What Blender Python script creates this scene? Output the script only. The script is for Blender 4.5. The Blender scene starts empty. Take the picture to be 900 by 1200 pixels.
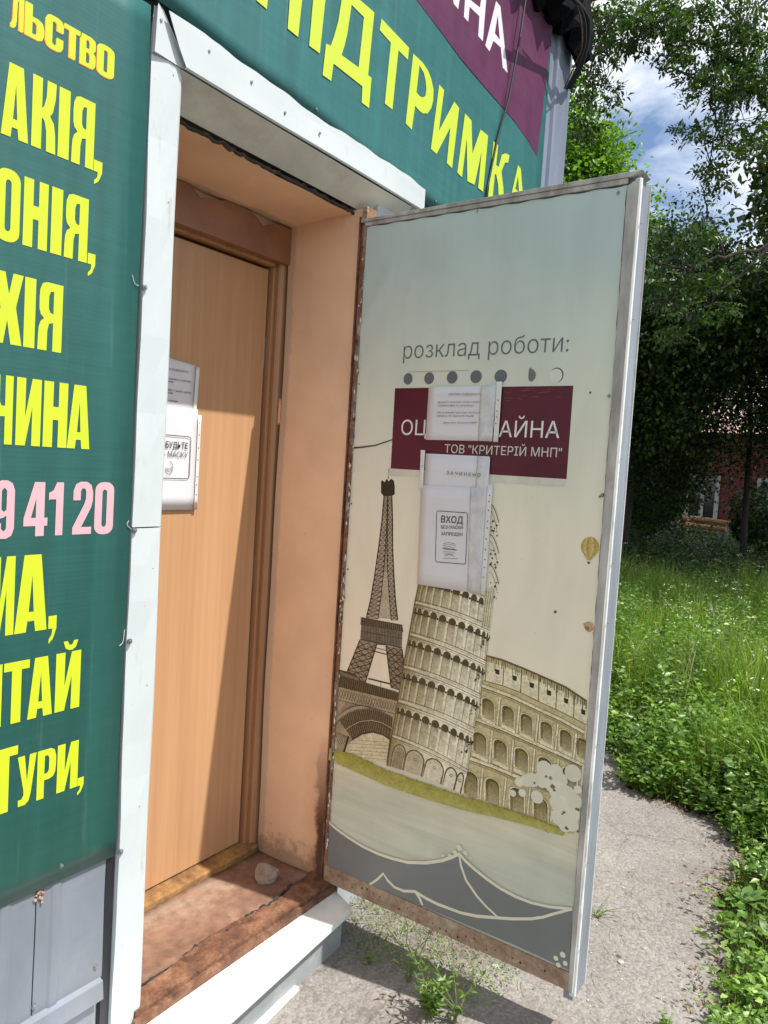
import bpy, math, random
import numpy as np
from mathutils import Vector, Matrix
from mathutils.geometry import tessellate_polygon
random.seed(7)
rng = np.random.default_rng(11)
SC = bpy.context.scene
COL = SC.collection

# ------------------------------------------------------------------ camera
F, YAW, PIT, ROLL, CY, CZ = 891.043, 0.5925, -0.0628, 0.0632, 1.4017, 1.33
CAM = np.array([0.0, -CY, CZ])
FW = np.array([math.cos(YAW)*math.cos(PIT), math.sin(YAW)*math.cos(PIT), math.sin(PIT)])
_R = np.array([math.sin(YAW), -math.cos(YAW), 0.0]); _U = np.cross(_R, FW)
RT = _R*math.cos(ROLL) + _U*math.sin(ROLL); UP = -_R*math.sin(ROLL) + _U*math.cos(ROLL)
cd = bpy.data.cameras.new('camera'); cam = bpy.data.objects.new('camera', cd); COL.objects.link(cam)
cd.sensor_fit = 'HORIZONTAL'; cd.sensor_width = 36; cd.lens = F/900*36; cd.clip_start = 0.02; cd.clip_end = 2000
m = Matrix.Identity(4)
for i in range(3):
    m[i][0] = RT[i]; m[i][1] = UP[i]; m[i][2] = -FW[i]; m[i][3] = CAM[i]
cam.matrix_world = m
SC.camera = cam

def ray(px, py): return FW + RT*((px-450)/F) + UP*((600-py)/F)
def on(px, py, ax, v):
    d = ray(px, py); return CAM + d*((v-CAM[ax])/d[ax])
def W(px, py, y=0.0): return on(px, py, 1, y)
XH = 1.878                                   # plane of the open door's printed face
def L(px, py, x=XH): return on(px, py, 0, x)
GZ = -0.16
def G(px, py, z=GZ): return on(px, py, 2, z)
def B(px, py, t): return CAM + ray(px, py)*t

# ------------------------------------------------------------------ light, world, exposure
SUNDIR = Vector((-0.185, 1.0, -1.86)).normalized()      # the way the light travels
elev = math.asin(-SUNDIR.z); az = math.atan2(-SUNDIR.x, -SUNDIR.y)
w = bpy.data.worlds.new('World'); SC.world = w; w.use_nodes = True
nt = w.node_tree; nt.nodes.clear()
sky = nt.nodes.new('ShaderNodeTexSky'); sky.sky_type = 'NISHITA'; sky.sun_disc = False
sky.sun_elevation = elev; sky.sun_rotation = az; sky.air_density = 1.0; sky.dust_density = 0.25; sky.ozone_density = 3.0
bgn = nt.nodes.new('ShaderNodeBackground'); bgn.inputs[1].default_value = 0.112
tc = nt.nodes.new('ShaderNodeTexCoord'); mp = nt.nodes.new('ShaderNodeMapping'); mp.inputs['Scale'].default_value = (1.0, 1.0, 1.9)
mp.inputs['Location'].default_value = (0.35, 0.2, 0.1)
n1 = nt.nodes.new('ShaderNodeTexNoise'); n1.inputs['Scale'].default_value = 3.2; n1.inputs['Detail'].default_value = 9; n1.inputs['Roughness'].default_value = 0.56
n1.inputs['Distortion'].default_value = 0.3
cr = nt.nodes.new('ShaderNodeValToRGB'); cr.color_ramp.elements[0].position = 0.37; cr.color_ramp.elements[1].position = 0.52
mx = nt.nodes.new('ShaderNodeMix'); mx.data_type = 'RGBA'
mx.inputs[7].default_value = (8.6, 8.9, 9.3, 1)
ml = nt.nodes.new('ShaderNodeMath'); ml.operation = 'MULTIPLY'; ml.inputs[1].default_value = 0.92
out = nt.nodes.new('ShaderNodeOutputWorld')
lk = nt.links.new
lk(tc.outputs['Generated'], mp.inputs[0]); lk(mp.outputs[0], n1.inputs[0]); lk(n1.outputs[0], cr.inputs[0])
lk(cr.outputs[0], ml.inputs[0]); lk(ml.outputs[0], mx.inputs[0]); lk(sky.outputs[0], mx.inputs[6]); lk(mx.outputs[2], bgn.inputs[0]); lk(bgn.outputs[0], out.inputs[0])
ld = bpy.data.lights.new('sun', 'SUN'); ld.energy = 4.7; ld.angle = math.radians(0.53); ld.color = (1.0, 0.955, 0.89)
sun = bpy.data.objects.new('sun', ld); COL.objects.link(sun); sun.rotation_euler = SUNDIR.to_track_quat('-Z', 'Y').to_euler()
sun.location = (0, -5, 12)
SC.view_settings.view_transform = 'Standard'; SC.view_settings.look = 'None'; SC.view_settings.exposure = 0.45; SC.view_settings.gamma = 1.0
SC.render.engine = 'CYCLES'
SC.cycles.max_bounces = 8; SC.cycles.transparent_max_bounces = 8

# ------------------------------------------------------------------ helpers
def s2l(c):
    c = c/255.0
    return c/12.92 if c <= 0.04045 else ((c+0.055)/1.055)**2.4
def C8(r, g, b): return (s2l(r), s2l(g), s2l(b))

class NT:
    def __init__(s, name):
        s.m = bpy.data.materials.new(name); s.m.use_nodes = True; s.t = s.m.node_tree; s.b = s.t.nodes['Principled BSDF']; s.o = s.t.nodes['Material Output']
    def n(s, typ, **k):
        x = s.t.nodes.new('ShaderNode'+typ)
        for a, v in k.items():
            if a.startswith('i_'):
                key = a[2:].replace('_', ' ')
                x.inputs[key].default_value = v
            else: setattr(x, a, v)
        return x
    def l(s, a, b): s.t.links.new(a, b)
    def coord(s, scale=(1, 1, 1), kind='Object'):
        c = s.n('TexCoord'); mpp = s.n('Mapping'); mpp.inputs['Scale'].default_value = scale
        s.l(c.outputs[kind], mpp.inputs[0]); return mpp.outputs[0]
    def noise(s, co, scale, detail=5, rough=0.55, dist=0.0):
        x = s.n('TexNoise'); x.inputs['Scale'].default_value = scale; x.inputs['Detail'].default_value = detail; x.inputs['Roughness'].default_value = rough
        x.inputs['Distortion'].default_value = dist
        s.l(co, x.inputs['Vector']); return x.outputs[0]
    def ramp(s, fac, stops):
        x = s.n('ValToRGB'); e = x.color_ramp.elements
        while len(e) < len(stops): e.new(0.5)
        for k, (p, c) in enumerate(stops):
            e[k].position = p; e[k].color = (c, c, c, 1) if not hasattr(c, '__len__') else (*c, 1)
        s.l(fac, x.inputs[0]); return x.outputs[0]
    def mix(s, fac, a, b, mode='MIX'):
        x = s.n('Mix', data_type='RGBA', blend_type=mode)
        for v, k in ((fac, 0), (a, 6), (b, 7)):
            if hasattr(v, 'node'): s.l(v, x.inputs[k])
            elif k == 0: x.inputs[0].default_value = v
            else: x.inputs[k].default_value = (*v, 1)
        return x.outputs[2]
    def math(s, op, a, b=0.0, clamp=False):
        x = s.n('Math', operation=op, use_clamp=clamp)
        for k, v in enumerate((a, b)):
            if hasattr(v, 'node'): s.l(v, x.inputs[k])
            else: x.inputs[k].default_value = v
        return x.outputs[0]
    def bump(s, h, strength=0.3, dist=0.002):
        x = s.n('Bump'); x.inputs['Strength'].default_value = strength; x.inputs['Distance'].default_value = dist
        s.l(h, x.inputs['Height']); s.l(x.outputs[0], s.b.inputs['Normal'])
    def col(s, c):
        if hasattr(c, 'node'): s.l(c, s.b.inputs['Base Color'])
        else: s.b.inputs['Base Color'].default_value = (*c, 1)
    def r(s, v):
        if hasattr(v, 'node'): s.l(v, s.b.inputs['Roughness'])
        else: s.b.inputs['Roughness'].default_value = v

def plain(name, c, rough=0.6, var=0.15, scale=8, bump=0.15, metal=0.0, dirt=None, dirt_amt=0.3, bdist=0.002, stretch=(1, 1, 1)):
    t = NT(name); co = t.coord(stretch)
    nz = t.noise(co, scale, 6, 0.6)
    f = t.ramp(nz, [(0.3, 1-var), (0.7, 1+var*0.4)])
    c_ = t.mix(1.0, c, f, 'MULTIPLY')
    if dirt:
        d = t.ramp(t.noise(co, scale*0.45, 8, 0.68, 0.4), [(0.52, 0.0), (0.66, 1.0)])
        c_ = t.mix(t.math('MULTIPLY', d, dirt_amt), c_, dirt)
    t.col(c_); t.r(rough); t.b.inputs['Metallic'].default_value = metal
    if bump: t.bump(t.noise(co, scale*6, 4, 0.6), bump, bdist)
    return t.m

def obj(name, me, mat=None, parent=None, kind=None):
    o = bpy.data.objects.new(name, me); COL.objects.link(o)
    if mat is not None and not me.materials: me.materials.append(mat)
    if parent is not None: o.parent = parent
    if kind: o['kind'] = kind
    return o
def tag(o, label=None, cat=None, group=None, kind=None):
    if label: o['label'] = label
    if cat: o['category'] = cat
    if group: o['group'] = group
    if kind: o['kind'] = kind
    return o
def thing(name, loc, label, cat, group=None):
    e = bpy.data.objects.new(name, None); COL.objects.link(e); e.location = loc; e.empty_display_size = 0.1
    return tag(e, label, cat, group)
def mesh(name, V, Fc, off=(0, 0, 0), smooth=False):
    me = bpy.data.meshes.new(name); V = np.asarray(V, float) - np.asarray(off, float)
    me.from_pydata([tuple(v) for v in V], [], [tuple(f) for f in Fc]); me.update()
    if smooth: me.shade_smooth()
    return me

class MB:
    """collects boxes, prisms and tubes (world coordinates)"""
    def __init__(s): s.V = []; s.F = []
    def add(s, V, Fc):
        n = len(s.V); s.V += [tuple(map(float, v)) for v in V]; s.F += [tuple(i+n for i in f) for f in Fc]; return s
    def box(s, a, b):
        (x0, y0, z0), (x1, y1, z1) = a, b
        return s.add([(x0, y0, z0), (x1, y0, z0), (x1, y1, z0), (x0, y1, z0), (x0, y0, z1), (x1, y0, z1), (x1, y1, z1), (x0, y1, z1)],
                     [(0, 3, 2, 1), (4, 5, 6, 7), (0, 1, 5, 4), (1, 2, 6, 5), (2, 3, 7, 6), (3, 0, 4, 7)])
    def prism(s, P, axis, a, b):
        """P: 2D outline in the other two axes; extruded along axis from a to b"""
        def mk(p, v):
            q = [0, 0, 0]; o = [i for i in range(3) if i != axis]; q[o[0]] = p[0]; q[o[1]] = p[1]; q[axis] = v; return q
        n = len(P); V = [mk(p, a) for p in P]+[mk(p, b) for p in P]
        tris = tessellate_polygon([[Vector((p[0], p[1], 0)) for p in P]])
        Fc = [tuple(t) for t in tris]+[tuple(i+n for i in reversed(t)) for t in tris]
        Fc += [(i, (i+1) % n, (i+1) % n+n, i+n) for i in range(n)]
        return s.add(V, Fc)
    def tube(s, pts, rad, seg=8):
        pts = [np.array(p, float) for p in pts]
        if not hasattr(rad, '__len__'): rad = [rad]*len(pts)
        n0 = len(s.V); ref = np.array([0.31, 0.2, 0.93]); V = []; Fc = []
        for i, p in enumerate(pts):
            d = pts[min(i+1, len(pts)-1)]-pts[max(i-1, 0)]; d = d/(np.linalg.norm(d)+1e-9)
            a = np.cross(d, ref); la = np.linalg.norm(a)
            if la < 1e-3: a = np.cross(d, [1, 0, 0]); la = np.linalg.norm(a)
            a /= la; b = np.cross(d, a)
            for k in range(seg):
                t = 2*math.pi*k/seg; V.append(p+rad[i]*(a*math.cos(t)+b*math.sin(t)))
        for i in range(len(pts)-1):
            for k in range(seg):
                k2 = (k+1) % seg; Fc.append((i*seg+k, i*seg+k2, (i+1)*seg+k2, (i+1)*seg+k))
        Fc.append(tuple(range(seg-1, -1, -1))); Fc.append(tuple((len(pts)-1)*seg+k for k in range(seg)))
        return s.add(V, Fc)
    def build(s, name, mat, parent=None, bevel=0, smooth=False, kind=None, solid=0):
        off = parent_loc(parent)
        o = obj(name, mesh(name, s.V, s.F, off, smooth), mat, parent, kind)
        if bevel:
            bm = o.modifiers.new('b', 'BEVEL'); bm.width = bevel; bm.segments = 2; bm.limit_method = 'ANGLE'
        if solid:
            sm = o.modifiers.new('s', 'SOLIDIFY'); sm.thickness = solid
        return o
def curve3(P, n=8):
    P = [np.array(p, float) for p in P]; P = [2*P[0]-P[1]]+P+[2*P[-1]-P[-2]]; o = []
    for i in range(1, len(P)-2):
        for k in range(n):
            t = k/n; a, b, c, d = P[i-1:i+3]; o.append(0.5*((2*b)+(-a+c)*t+(2*a-5*b+4*c-d)*t*t+(-a+3*b-3*c+d)*t**3))
    return o+[P[-2]]
def parent_loc(p):
    l = Vector((0, 0, 0))
    while p is not None: l += p.location; p = p.parent
    return l

class Print:
    """flat print on a plane, u/v in metres; each piece lies a hair above the one before"""
    def __init__(s, to3, step=4e-6, base=0.0006):
        s.to3 = to3; s.V = []; s.F = []; s.C = []; s.k = base; s.step = step
    def tri(s, P, T, col):
        n = len(s.V); s.k += s.step
        s.V += [s.to3(u, v, s.k) for u, v in P]
        for t in T:
            s.F.append(tuple(i+n for i in t))
        if len(P) and hasattr(col[0], '__len__'): s.C += [(*c, 1) for c in col]
        else: s.C += [(*col, 1)]*len(P)
    def poly(s, P, col, holes=()):
        loops = [P]+list(holes); T = tessellate_polygon([[Vector((a, b, 0)) for a, b in l] for l in loops])
        allp = [p for l in loops for p in l]
        s.tri(allp, T, col)
    def stroke(s, P, wd, col, closed=False):
        P = [np.array(p, float) for p in P]; n = len(P)
        if not hasattr(wd, '__len__'): wd = [wd]*n
        Lf = []; Rg = []
        for i in range(n):
            a = P[(i-1) % n] if (closed or i) else P[0]; b = P[(i+1) % n] if (closed or i < n-1) else P[-1]
            d = b-a; d = d/(np.linalg.norm(d)+1e-12); nn = np.array([-d[1], d[0]])*wd[i]/2
            Lf.append(P[i]+nn); Rg.append(P[i]-nn)
        T = [(i, i+1, n+i+1, n+i) for i in range(n-1)]
        if closed: T.append((n-1, 0, n, 2*n-1))
        s.tri([tuple(p) for p in Lf+Rg], T, col)
    def disc(s, c, r, col, r2=None, seg=18, wob=0.0):
        r2 = r2 or r
        s.tri([(c[0]+r*(1+wob*math.sin(3*k+c[0]*99))*math.cos(2*math.pi*k/seg), c[1]+r2*(1+wob*math.cos(2*k+c[1]*77))*math.sin(2*math.pi*k/seg)) for k in range(seg)], [tuple(range(seg))], col)
    def glyphs(s, txt, u0, u1, v0, v1, col, bold=0.0, skew=0.0, lead=None):
        """text stretched to the box u0..u1, v0 (baseline) .. v1 (top of the reference letter)"""
        V, T, bb = text_mesh(txt, bold); rf = text_mesh(lead or 'Н', bold)[2]
        sx = (u1-u0)/(bb[1]-bb[0]); sy = (v1-v0)/(rf[3])
        s.tri([(u0+(x-bb[0])*sx, v0+y*sy+skew*(x-bb[0])*sx) for x, y in V], T, col)
    def build(s, name, mat, parent=None, kind=None):
        me = mesh(name, s.V, s.F, parent_loc(parent))
        ca = me.color_attributes.new('ink', 'FLOAT_COLOR', 'POINT')
        ca.data.foreach_set('color', np.array(s.C, np.float32).ravel())
        return obj(name, me, mat, parent, kind)
_tc = {}
def text_mesh(txt, bold=0.0):
    if (txt, bold) in _tc: return _tc[(txt, bold)]
    cu = bpy.data.curves.new('t', 'FONT'); cu.body = txt; cu.offset = bold; cu.resolution_u = 4
    o = bpy.data.objects.new('t', cu); COL.objects.link(o); bpy.context.view_layer.update()
    me = o.evaluated_get(bpy.context.evaluated_depsgraph_get()).to_mesh()
    V = [(v.co.x, v.co.y) for v in me.vertices]; T = [tuple(p.vertices) for p in me.polygons]
    xs = [v[0] for v in V]; ys = [v[1] for v in V]; bb = (min(xs), max(xs), min(ys), max(ys))
    o.to_mesh_clear(); bpy.data.objects.remove(o); bpy.data.curves.remove(cu)
    _tc[(txt, bold)] = (V, T, bb); return _tc[(txt, bold)]

# ------------------------------------------------------------------ materials
def ink_mat(name, rough=0.45, wear=0.15, wearcol=(0.5, 0.5, 0.45), scale=14, streak=(1, 1, 1), bump=0.0, bscale=3, bdist=0.01, coat=0.0):
    t = NT(name); a = t.n('Attribute', attribute_name='ink'); co = t.coord(streak)
    f = t.ramp(t.noise(co, scale, 7, 0.65), [(0.3, 1-wear), (0.7, 1+wear*0.3)])
    c = t.mix(1.0, a.outputs['Color'], f, 'MULTIPLY')
    d = t.ramp(t.noise(co, scale*3.1, 8, 0.7), [(0.66, 0), (0.72, 1)])
    c = t.mix(t.math('MULTIPLY', d, wear*1.5), c, wearcol)
    t.col(c); t.r(rough)
    if bump: t.bump(t.noise(t.coord(), bscale, 3, 0.5), bump, bdist)
    return t.m
M = {}
def engraved():
    t = NT('engraved poster ink'); a = t.n('Attribute', attribute_name='ink'); co = t.coord()
    f = t.ramp(t.noise(co, 130, 5, 0.75), [(0.30, 0.62), (0.5, 0.98), (0.72, 1.25)])
    g = t.ramp(t.noise(co, 26, 6, 0.65), [(0.3, 0.80), (0.7, 1.12)])
    c = t.mix(1.0, a.outputs['Color'], f, 'MULTIPLY'); c = t.mix(1.0, c, g, 'MULTIPLY')
    d = t.ramp(t.noise(co, 60, 8, 0.7), [(0.64, 0), (0.72, 1)]); c = t.mix(t.math('MULTIPLY', d, 0.3), c, (0.7, 0.62, 0.44))
    t.col(c); t.r(0.6); t.b.inputs['Specular IOR Level'].default_value = 0.25; return t.m
M['ink_poster'] = engraved()
M['ink_flat'] = ink_mat('letter ink', 0.42, 0.06, (0.4, 0.45, 0.3), 18)
M['ink_paper'] = ink_mat('printer ink', 0.6, 0.1, (0.5, 0.5, 0.5), 60)

def banner_mat():
    t = NT('banner cloth'); a = t.n('Attribute', attribute_name='ink')
    co = t.coord((1, 1, 1)); st = t.coord((7, 1, 0.5)); hz = t.coord((2.5, 1, 34))
    f1 = t.ramp(t.noise(st, 3.0, 5, 0.55), [(0.3, 0.84), (0.72, 1.12)])
    f2 = t.ramp(t.noise(hz, 2.0, 4, 0.6, 0.3), [(0.35, 0.93), (0.65, 1.05)])
    c = t.mix(1.0, a.outputs['Color'], f1, 'MULTIPLY'); c = t.mix(1.0, c, f2, 'MULTIPLY')
    d = t.ramp(t.noise(t.coord((30, 1, 1.2)), 1.6, 6, 0.6), [(0.60, 0), (0.78, 1)])
    c = t.mix(t.math('MULTIPLY', d, 0.14), c, (0.3, 0.42, 0.42))
    t.col(c); t.r(t.ramp(t.noise(co, 9, 4), [(0.3, 0.38), (0.7, 0.52)]))
    wv = t.n('TexWave', wave_type='BANDS', bands_direction='Z'); wv.inputs['Scale'].default_value = 34; wv.inputs['Distortion'].default_value = 1.2; wv.inputs['Detail'].default_value = 2
    t.l(co, wv.inputs[0])
    h = t.math('ADD', t.math('MULTIPLY', wv.outputs['Fac'], 0.015), t.noise(t.coord((1, 1, .6)), 4.5, 2))
    t.bump(h, 0.5, 0.006)
    return t.m
M['banner'] = banner_mat()

def trim_mat():
    t = NT('white painted trim'); co = t.coord(); 
    f = t.ramp(t.noise(t.coord((1, 1, .5)), 5, 7, 0.6), [(0.3, 0.92), (0.7, 1.0)])
    c = t.mix(1.0, (0.56, 0.61, 0.615), f, 'MULTIPLY')
    d = t.ramp(t.noise(t.coord((5, 5, 1)), 7, 9, 0.7), [(0.60, 0), (0.75, 1)])
    c = t.mix(t.math('MULTIPLY', d, 0.6), c, (0.36, 0.34, 0.28))
    sp = t.ramp(t.noise(co, 120, 3, 0.5), [(0.72, 0), (0.76, 1)])
    c = t.mix(t.math('MULTIPLY', sp, 0.4), c, (0.25, 0.2, 0.15))
    t.col(c); t.r(0.42); t.bump(t.noise(t.coord((1, 1, .3)), 9, 4), 0.35, 0.006); return t.m
M['trim'] = trim_mat()
M['trim_soffit'] = plain('dull soffit sheet', (0.60, 0.60, 0.52), 0.6, 0.2, 7, 0.2, dirt=(0.3, 0.27, 0.2), dirt_amt=0.5)
M['screw'] = plain('zinc screw', (0.35, 0.36, 0.36), 0.35, 0.2, 90, 0, metal=0.8)
M['dark_gap'] = plain('dark foam and grime', (0.075, 0.06, 0.045), 0.9, 0.5, 60, 0.9, bdist=0.01)
M['black_rubber'] = plain('black rubber', (0.015, 0.016, 0.02), 0.45, 0.2, 20, 0.1)
M['siding'] = plain('blue grey painted sheet', (0.20, 0.225, 0.265), 0.42, 0.25, 5, 0.25, dirt=(0.28, 0.265, 0.24), dirt_amt=0.7, stretch=(1, 1, .45))
M['post'] = plain('corner flashing', (0.20, 0.235, 0.31), 0.38, 0.18, 4, 0.1, dirt=(0.5, 0.52, 0.55), dirt_amt=0.2, stretch=(3, 3, .4))
M['kiosk'] = plain('kiosk wall', (0.4, 0.42, 0.44), 0.6)
M['roof_black'] = plain('black bitumen', (0.006, 0.007, 0.009), 0.85, 0.4, 12, 0.5, bdist=0.01)
M['roof_black'].node_tree.nodes['Principled BSDF'].inputs['Specular IOR Level'].default_value = 0.08
M['foam'] = plain('aged mounting foam', (0.60, 0.40, 0.27), 0.9, 0.35, 60, 0.8, bdist=0.01)

def plaster(name, c, streaks=True):
    t = NT(name); co = t.coord()
    f = t.ramp(t.noise(co, 4, 6, 0.55), [(0.3, 0.86), (0.7, 1.05)])
    cc = t.mix(1.0, c, f, 'MULTIPLY')
    # grime toward the floor, with an irregular edge
    sx = t.n('SeparateXYZ'); t.l(t.n('TexCoord').outputs['Object'], sx.inputs[0])
    h = t.math('ADD', sx.outputs['Z'], t.math('MULTIPLY', t.noise(co, 24, 9, 0.8), -0.37))
    g = t.ramp(h, [(0.0, 1.0), (0.05, 0.0)])
    yv = t.math('ADD', sx.outputs['Y'], t.math('MULTIPLY', t.noise(co, 7, 7, 0.7), -0.10))
    zz = t.ramp(sx.outputs['Z'], [(0.15, 1.0), (0.62, 0.0)])
    zz = t.math('MULTIPLY', zz, 1.6, True)
    rs0 = t.math('MULTIPLY', t.ramp(yv, [(0.0, 1.0), (0.075, 0.0)]), zz)
    cc = t.mix(t.math('MULTIPLY', rs0, 0.6), cc, (0.50, 0.22, 0.08))
    rs = t.math('MULTIPLY', t.ramp(yv, [(0.006, 1.0), (0.022, 0.0)]), zz)
    cc = t.mix(t.math('MULTIPLY', rs, 0.95), cc, (0.07, 0.025, 0.012))
    ed = t.ramp(t.math('ADD', sx.outputs['Y'], t.math('MULTIPLY', t.noise(co, 22, 6, 0.7), 0.03)), [(0.292, 0.0), (0.300, 1.0)])
    cc = t.mix(t.math('MULTIPLY', ed, 0.45), cc, (0.40, 0.33, 0.27))
    cc = t.mix(t.math('MULTIPLY', g, 0.5), cc, (0.13, 0.09, 0.06))
    sp = t.ramp(t.noise(co, 45, 5, 0.6), [(0.68, 0), (0.74, 1)])
    cc = t.mix(t.math('MULTIPLY', sp, 0.3), cc, (0.34, 0.2, 0.13))
    t.col(cc); t.r(0.72); ch = t.ramp(t.noise(t.coord((1, 1, .6)), 34, 9, 0.75), [(0.66, 0), (0.70, 1)])
    t.bump(t.math('ADD', t.noise(co, 9, 9, 0.66), t.math('MULTIPLY', ch, -0.25)), 0.45, 0.006); return t.m
M['plaster'] = plaster('peach painted plaster', (0.86, 0.575, 0.375))

def wood(name, c, c2, grain=1.0, rough=0.4, bump=0.1):
    t = NT(name); g = t.noise(t.coord((60*grain, 60*grain, 1.3)), 1.0, 8, 0.6, 0.25); g2 = t.noise(t.coord((9*grain, 9*grain, 0.7)), 1.0, 4, 0.5, 0.8)
    k = t.math('ADD', t.math('MULTIPLY', g, 0.6), t.math('MULTIPLY', g2, 0.4))
    t.col(t.ramp(k, [(0.36, c2), (0.62, c)])); t.r(rough); t.bump(g, bump, 0.0008); return t.m
M['veneer'] = wood('orange beech veneer', (0.56, 0.325, 0.17), (0.47, 0.26, 0.13))
M['frame_wood'] = wood('varnished door frame', (0.46, 0.25, 0.125), (0.33, 0.165, 0.075), 1.5, 0.4)
M['header'] = plain('brown painted board', (0.31, 0.145, 0.075), 0.5, 0.3, 9, 0.25, dirt=(0.4, 0.2, 0.12), dirt_amt=0.25)

def rust(name, a, b, c, sc=9, paint=None):
    t = NT(name); co = t.coord((1, 1, 1))
    n = t.noise(co, sc, 10, 0.68, 0.5)
    cc = t.ramp(n, [(0.32, a), (0.5, b), (0.68, c)])
    f = t.ramp(t.noise(co, sc*9, 5, 0.6), [(0.3, 0.65), (0.7, 1.15)])
    cc = t.mix(1.0, cc, f, 'MULTIPLY')
    if paint:
        p = t.ramp(t.noise(co, sc*1.7, 7, 0.7), [(0.57, 0), (0.62, 1)]); cc = t.mix(t.math('MULTIPLY', p, paint[1]), cc, paint[0])
    t.col(cc); t.r(0.8); t.bump(t.noise(co, sc*6, 8, 0.7), 0.6, 0.003); return t.m
M['threshold'] = rust('worn ochre threshold', (0.10, 0.05, 0.022), (0.30, 0.16, 0.06), (0.46, 0.27, 0.075), 6)
M['rust_floor'] = rust('rusty floor plate', (0.16, 0.085, 0.055), (0.24, 0.135, 0.09), (0.32, 0.21, 0.145), 3.5, ((0.33, 0.26, 0.2), 0.35))
M['rust_dark'] = rust('dark rusty angle', (0.045, 0.022, 0.015), (0.17, 0.075, 0.04), (0.30, 0.16, 0.09), 16)
M['rust_jamb'] = rust('rusty painted steel', (0.10, 0.045, 0.022), (0.26, 0.13, 0.07), (0.33, 0.30, 0.27), 9, ((0.42, 0.38, 0.30), 0.8))
M['rust_strip'] = rust('stained bottom strip', (0.20, 0.12, 0.07), (0.36, 0.25, 0.17), (0.46, 0.38, 0.29), 8)
M['step'] = plain('white painted step', (0.80, 0.82, 0.80), 0.5, 0.12, 6, 0.25, dirt=(0.45, 0.36, 0.25), dirt_amt=0.35)
M['step_side'] = plain('grey painted step side', (0.27, 0.295, 0.305), 0.55, 0.2, 8, 0.25, dirt=(0.5, 0.5, 0.48), dirt_amt=0.4)
M['steel'] = plain('grey primed steel', (0.24, 0.27, 0.31), 0.42, 0.25, 8, 0.2, dirt=(0.22, 0.12, 0.07), dirt_amt=0.25, stretch=(3, 3, .6))
M['steel_worn'] = plain('weathered grey steel angle', (0.46, 0.44, 0.41), 0.6, 0.45, 12, 0.5, dirt=(0.2, 0.13, 0.08), dirt_amt=0.6, stretch=(2, 2, .5))
M['white_strip'] = plain('white paint strip', (0.78, 0.80, 0.80), 0.5, 0.25, 12, 0.25, dirt=(0.26, 0.15, 0.09), dirt_amt=0.6, stretch=(3, 3, .7))
M['paper'] = plain('paper', (0.72, 0.72, 0.75), 0.7, 0.05, 6, 0.12, bdist=0.004)
M['sleeve_dim'] = plain('paper behind wrinkled plastic', (0.68, 0.69, 0.71), 0.35, 0.22, 26, 0.5, bdist=0.006)
M['plastic_strip'] = plain('plastic binding strip', (0.76, 0.76, 0.74), 0.3, 0.1, 20, 0.1)
M['rock'] = plain('rough stone', (0.40, 0.31, 0.24), 0.9, 0.45, 22, 0.8, bdist=0.008, dirt=(0.6, 0.5, 0.42), dirt_amt=0.5)
M['hole'] = plain('dark hole', (0.02, 0.018, 0.015), 0.9, 0.1, 10, 0)

# ------------------------------------------------------------------ ground, path
def asphalt_mat():
    t = NT('old pale asphalt'); co = t.coord()
    v = t.n('TexVoronoi', feature='F1'); v.inputs['Scale'].default_value = 110; t.l(co, v.inputs['Vector'])
    peb = t.ramp(v.outputs['Color'], [(0.0, 0.72), (1.0, 1.25)])
    base = t.ramp(t.noise(co, 2.2, 7, 0.6), [(0.3, (0.19, 0.170, 0.153)), (0.7, (0.29, 0.264, 0.24))])
    c = t.mix(1.0, base, peb, 'MULTIPLY')
    f = t.ramp(t.noise(co, 260, 4, 0.7), [(0.3, 0.72), (0.7, 1.2)]); c = t.mix(1.0, c, f, 'MULTIPLY')
    bl_ = t.ramp(t.noise(co, 1.4, 8, 0.68, 0.6), [(0.50, 0), (0.66, 1)]); c = t.mix(t.math('MULTIPLY', bl_, 0.5), c, (0.13, 0.105, 0.08))
    v2 = t.n('TexVoronoi', feature='DISTANCE_TO_EDGE'); v2.inputs['Scale'].default_value = 2.3
    nn = t.n('TexNoise'); nn.inputs['Scale'].default_value = 5; nn.inputs['Detail'].default_value = 6; t.l(co, nn.inputs[0])
    mv = t.mix(0.22, co, nn.outputs['Color']); t.l(mv, v2.inputs['Vector'])
    ck = t.ramp(v2.outputs['Distance'], [(0.0, 1), (0.012, 0)])
    lim = t.ramp(t.noise(co, 1.7, 3), [(0.45, 0), (0.6, 1)])
    ck = t.math('MULTIPLY', ck, lim)
    c = t.mix(t.math('MULTIPLY', ck, 0.45), c, (0.07, 0.06, 0.045)); t.col(c); t.r(0.9)
    h = t.math('ADD', t.math('MULTIPLY', v.outputs['Distance'], -1.0), t.math('MULTIPLY', t.noise(co, 60, 6, 0.7), 1.2))
    t.bump(h, 0.7, 0.003); return t.m
M['asphalt'] = asphalt_mat()
M['soil'] = plain('dark soil with litter', (0.075, 0.06, 0.035), 0.95, 0.5, 14, 0.9, bdist=0.02, dirt=(0.05, 0.09, 0.02), dirt_amt=0.7)

def ground_h(x, y):
    return GZ - 0.03 + 0.05*math.sin(x*0.7+1)*math.cos(y*0.6) * min(1, max(0, (x-4)/3.0))
N = 60
xs = np.concatenate([np.linspace(-60, -3, 8), np.linspace(-2, 30, 70), np.linspace(34, 400, 14)])
ys = np.concatenate([np.linspace(-300, -9, 12), np.linspace(-8, 8, 34), np.linspace(10, 300, 12)])
V = [(x, y, ground_h(x, y)-0.004) for x in xs for y in ys]; ny = len(ys)
Fc = [(i*ny+j, (i+1)*ny+j, (i+1)*ny+j+1, i*ny+j+1) for i in range(len(xs)-1) for j in range(ny-1)]
g = obj('ground', mesh('ground', V, Fc), M['soil'], kind='structure'); tag(g, 'dark earth under the grass and trees')

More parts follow.
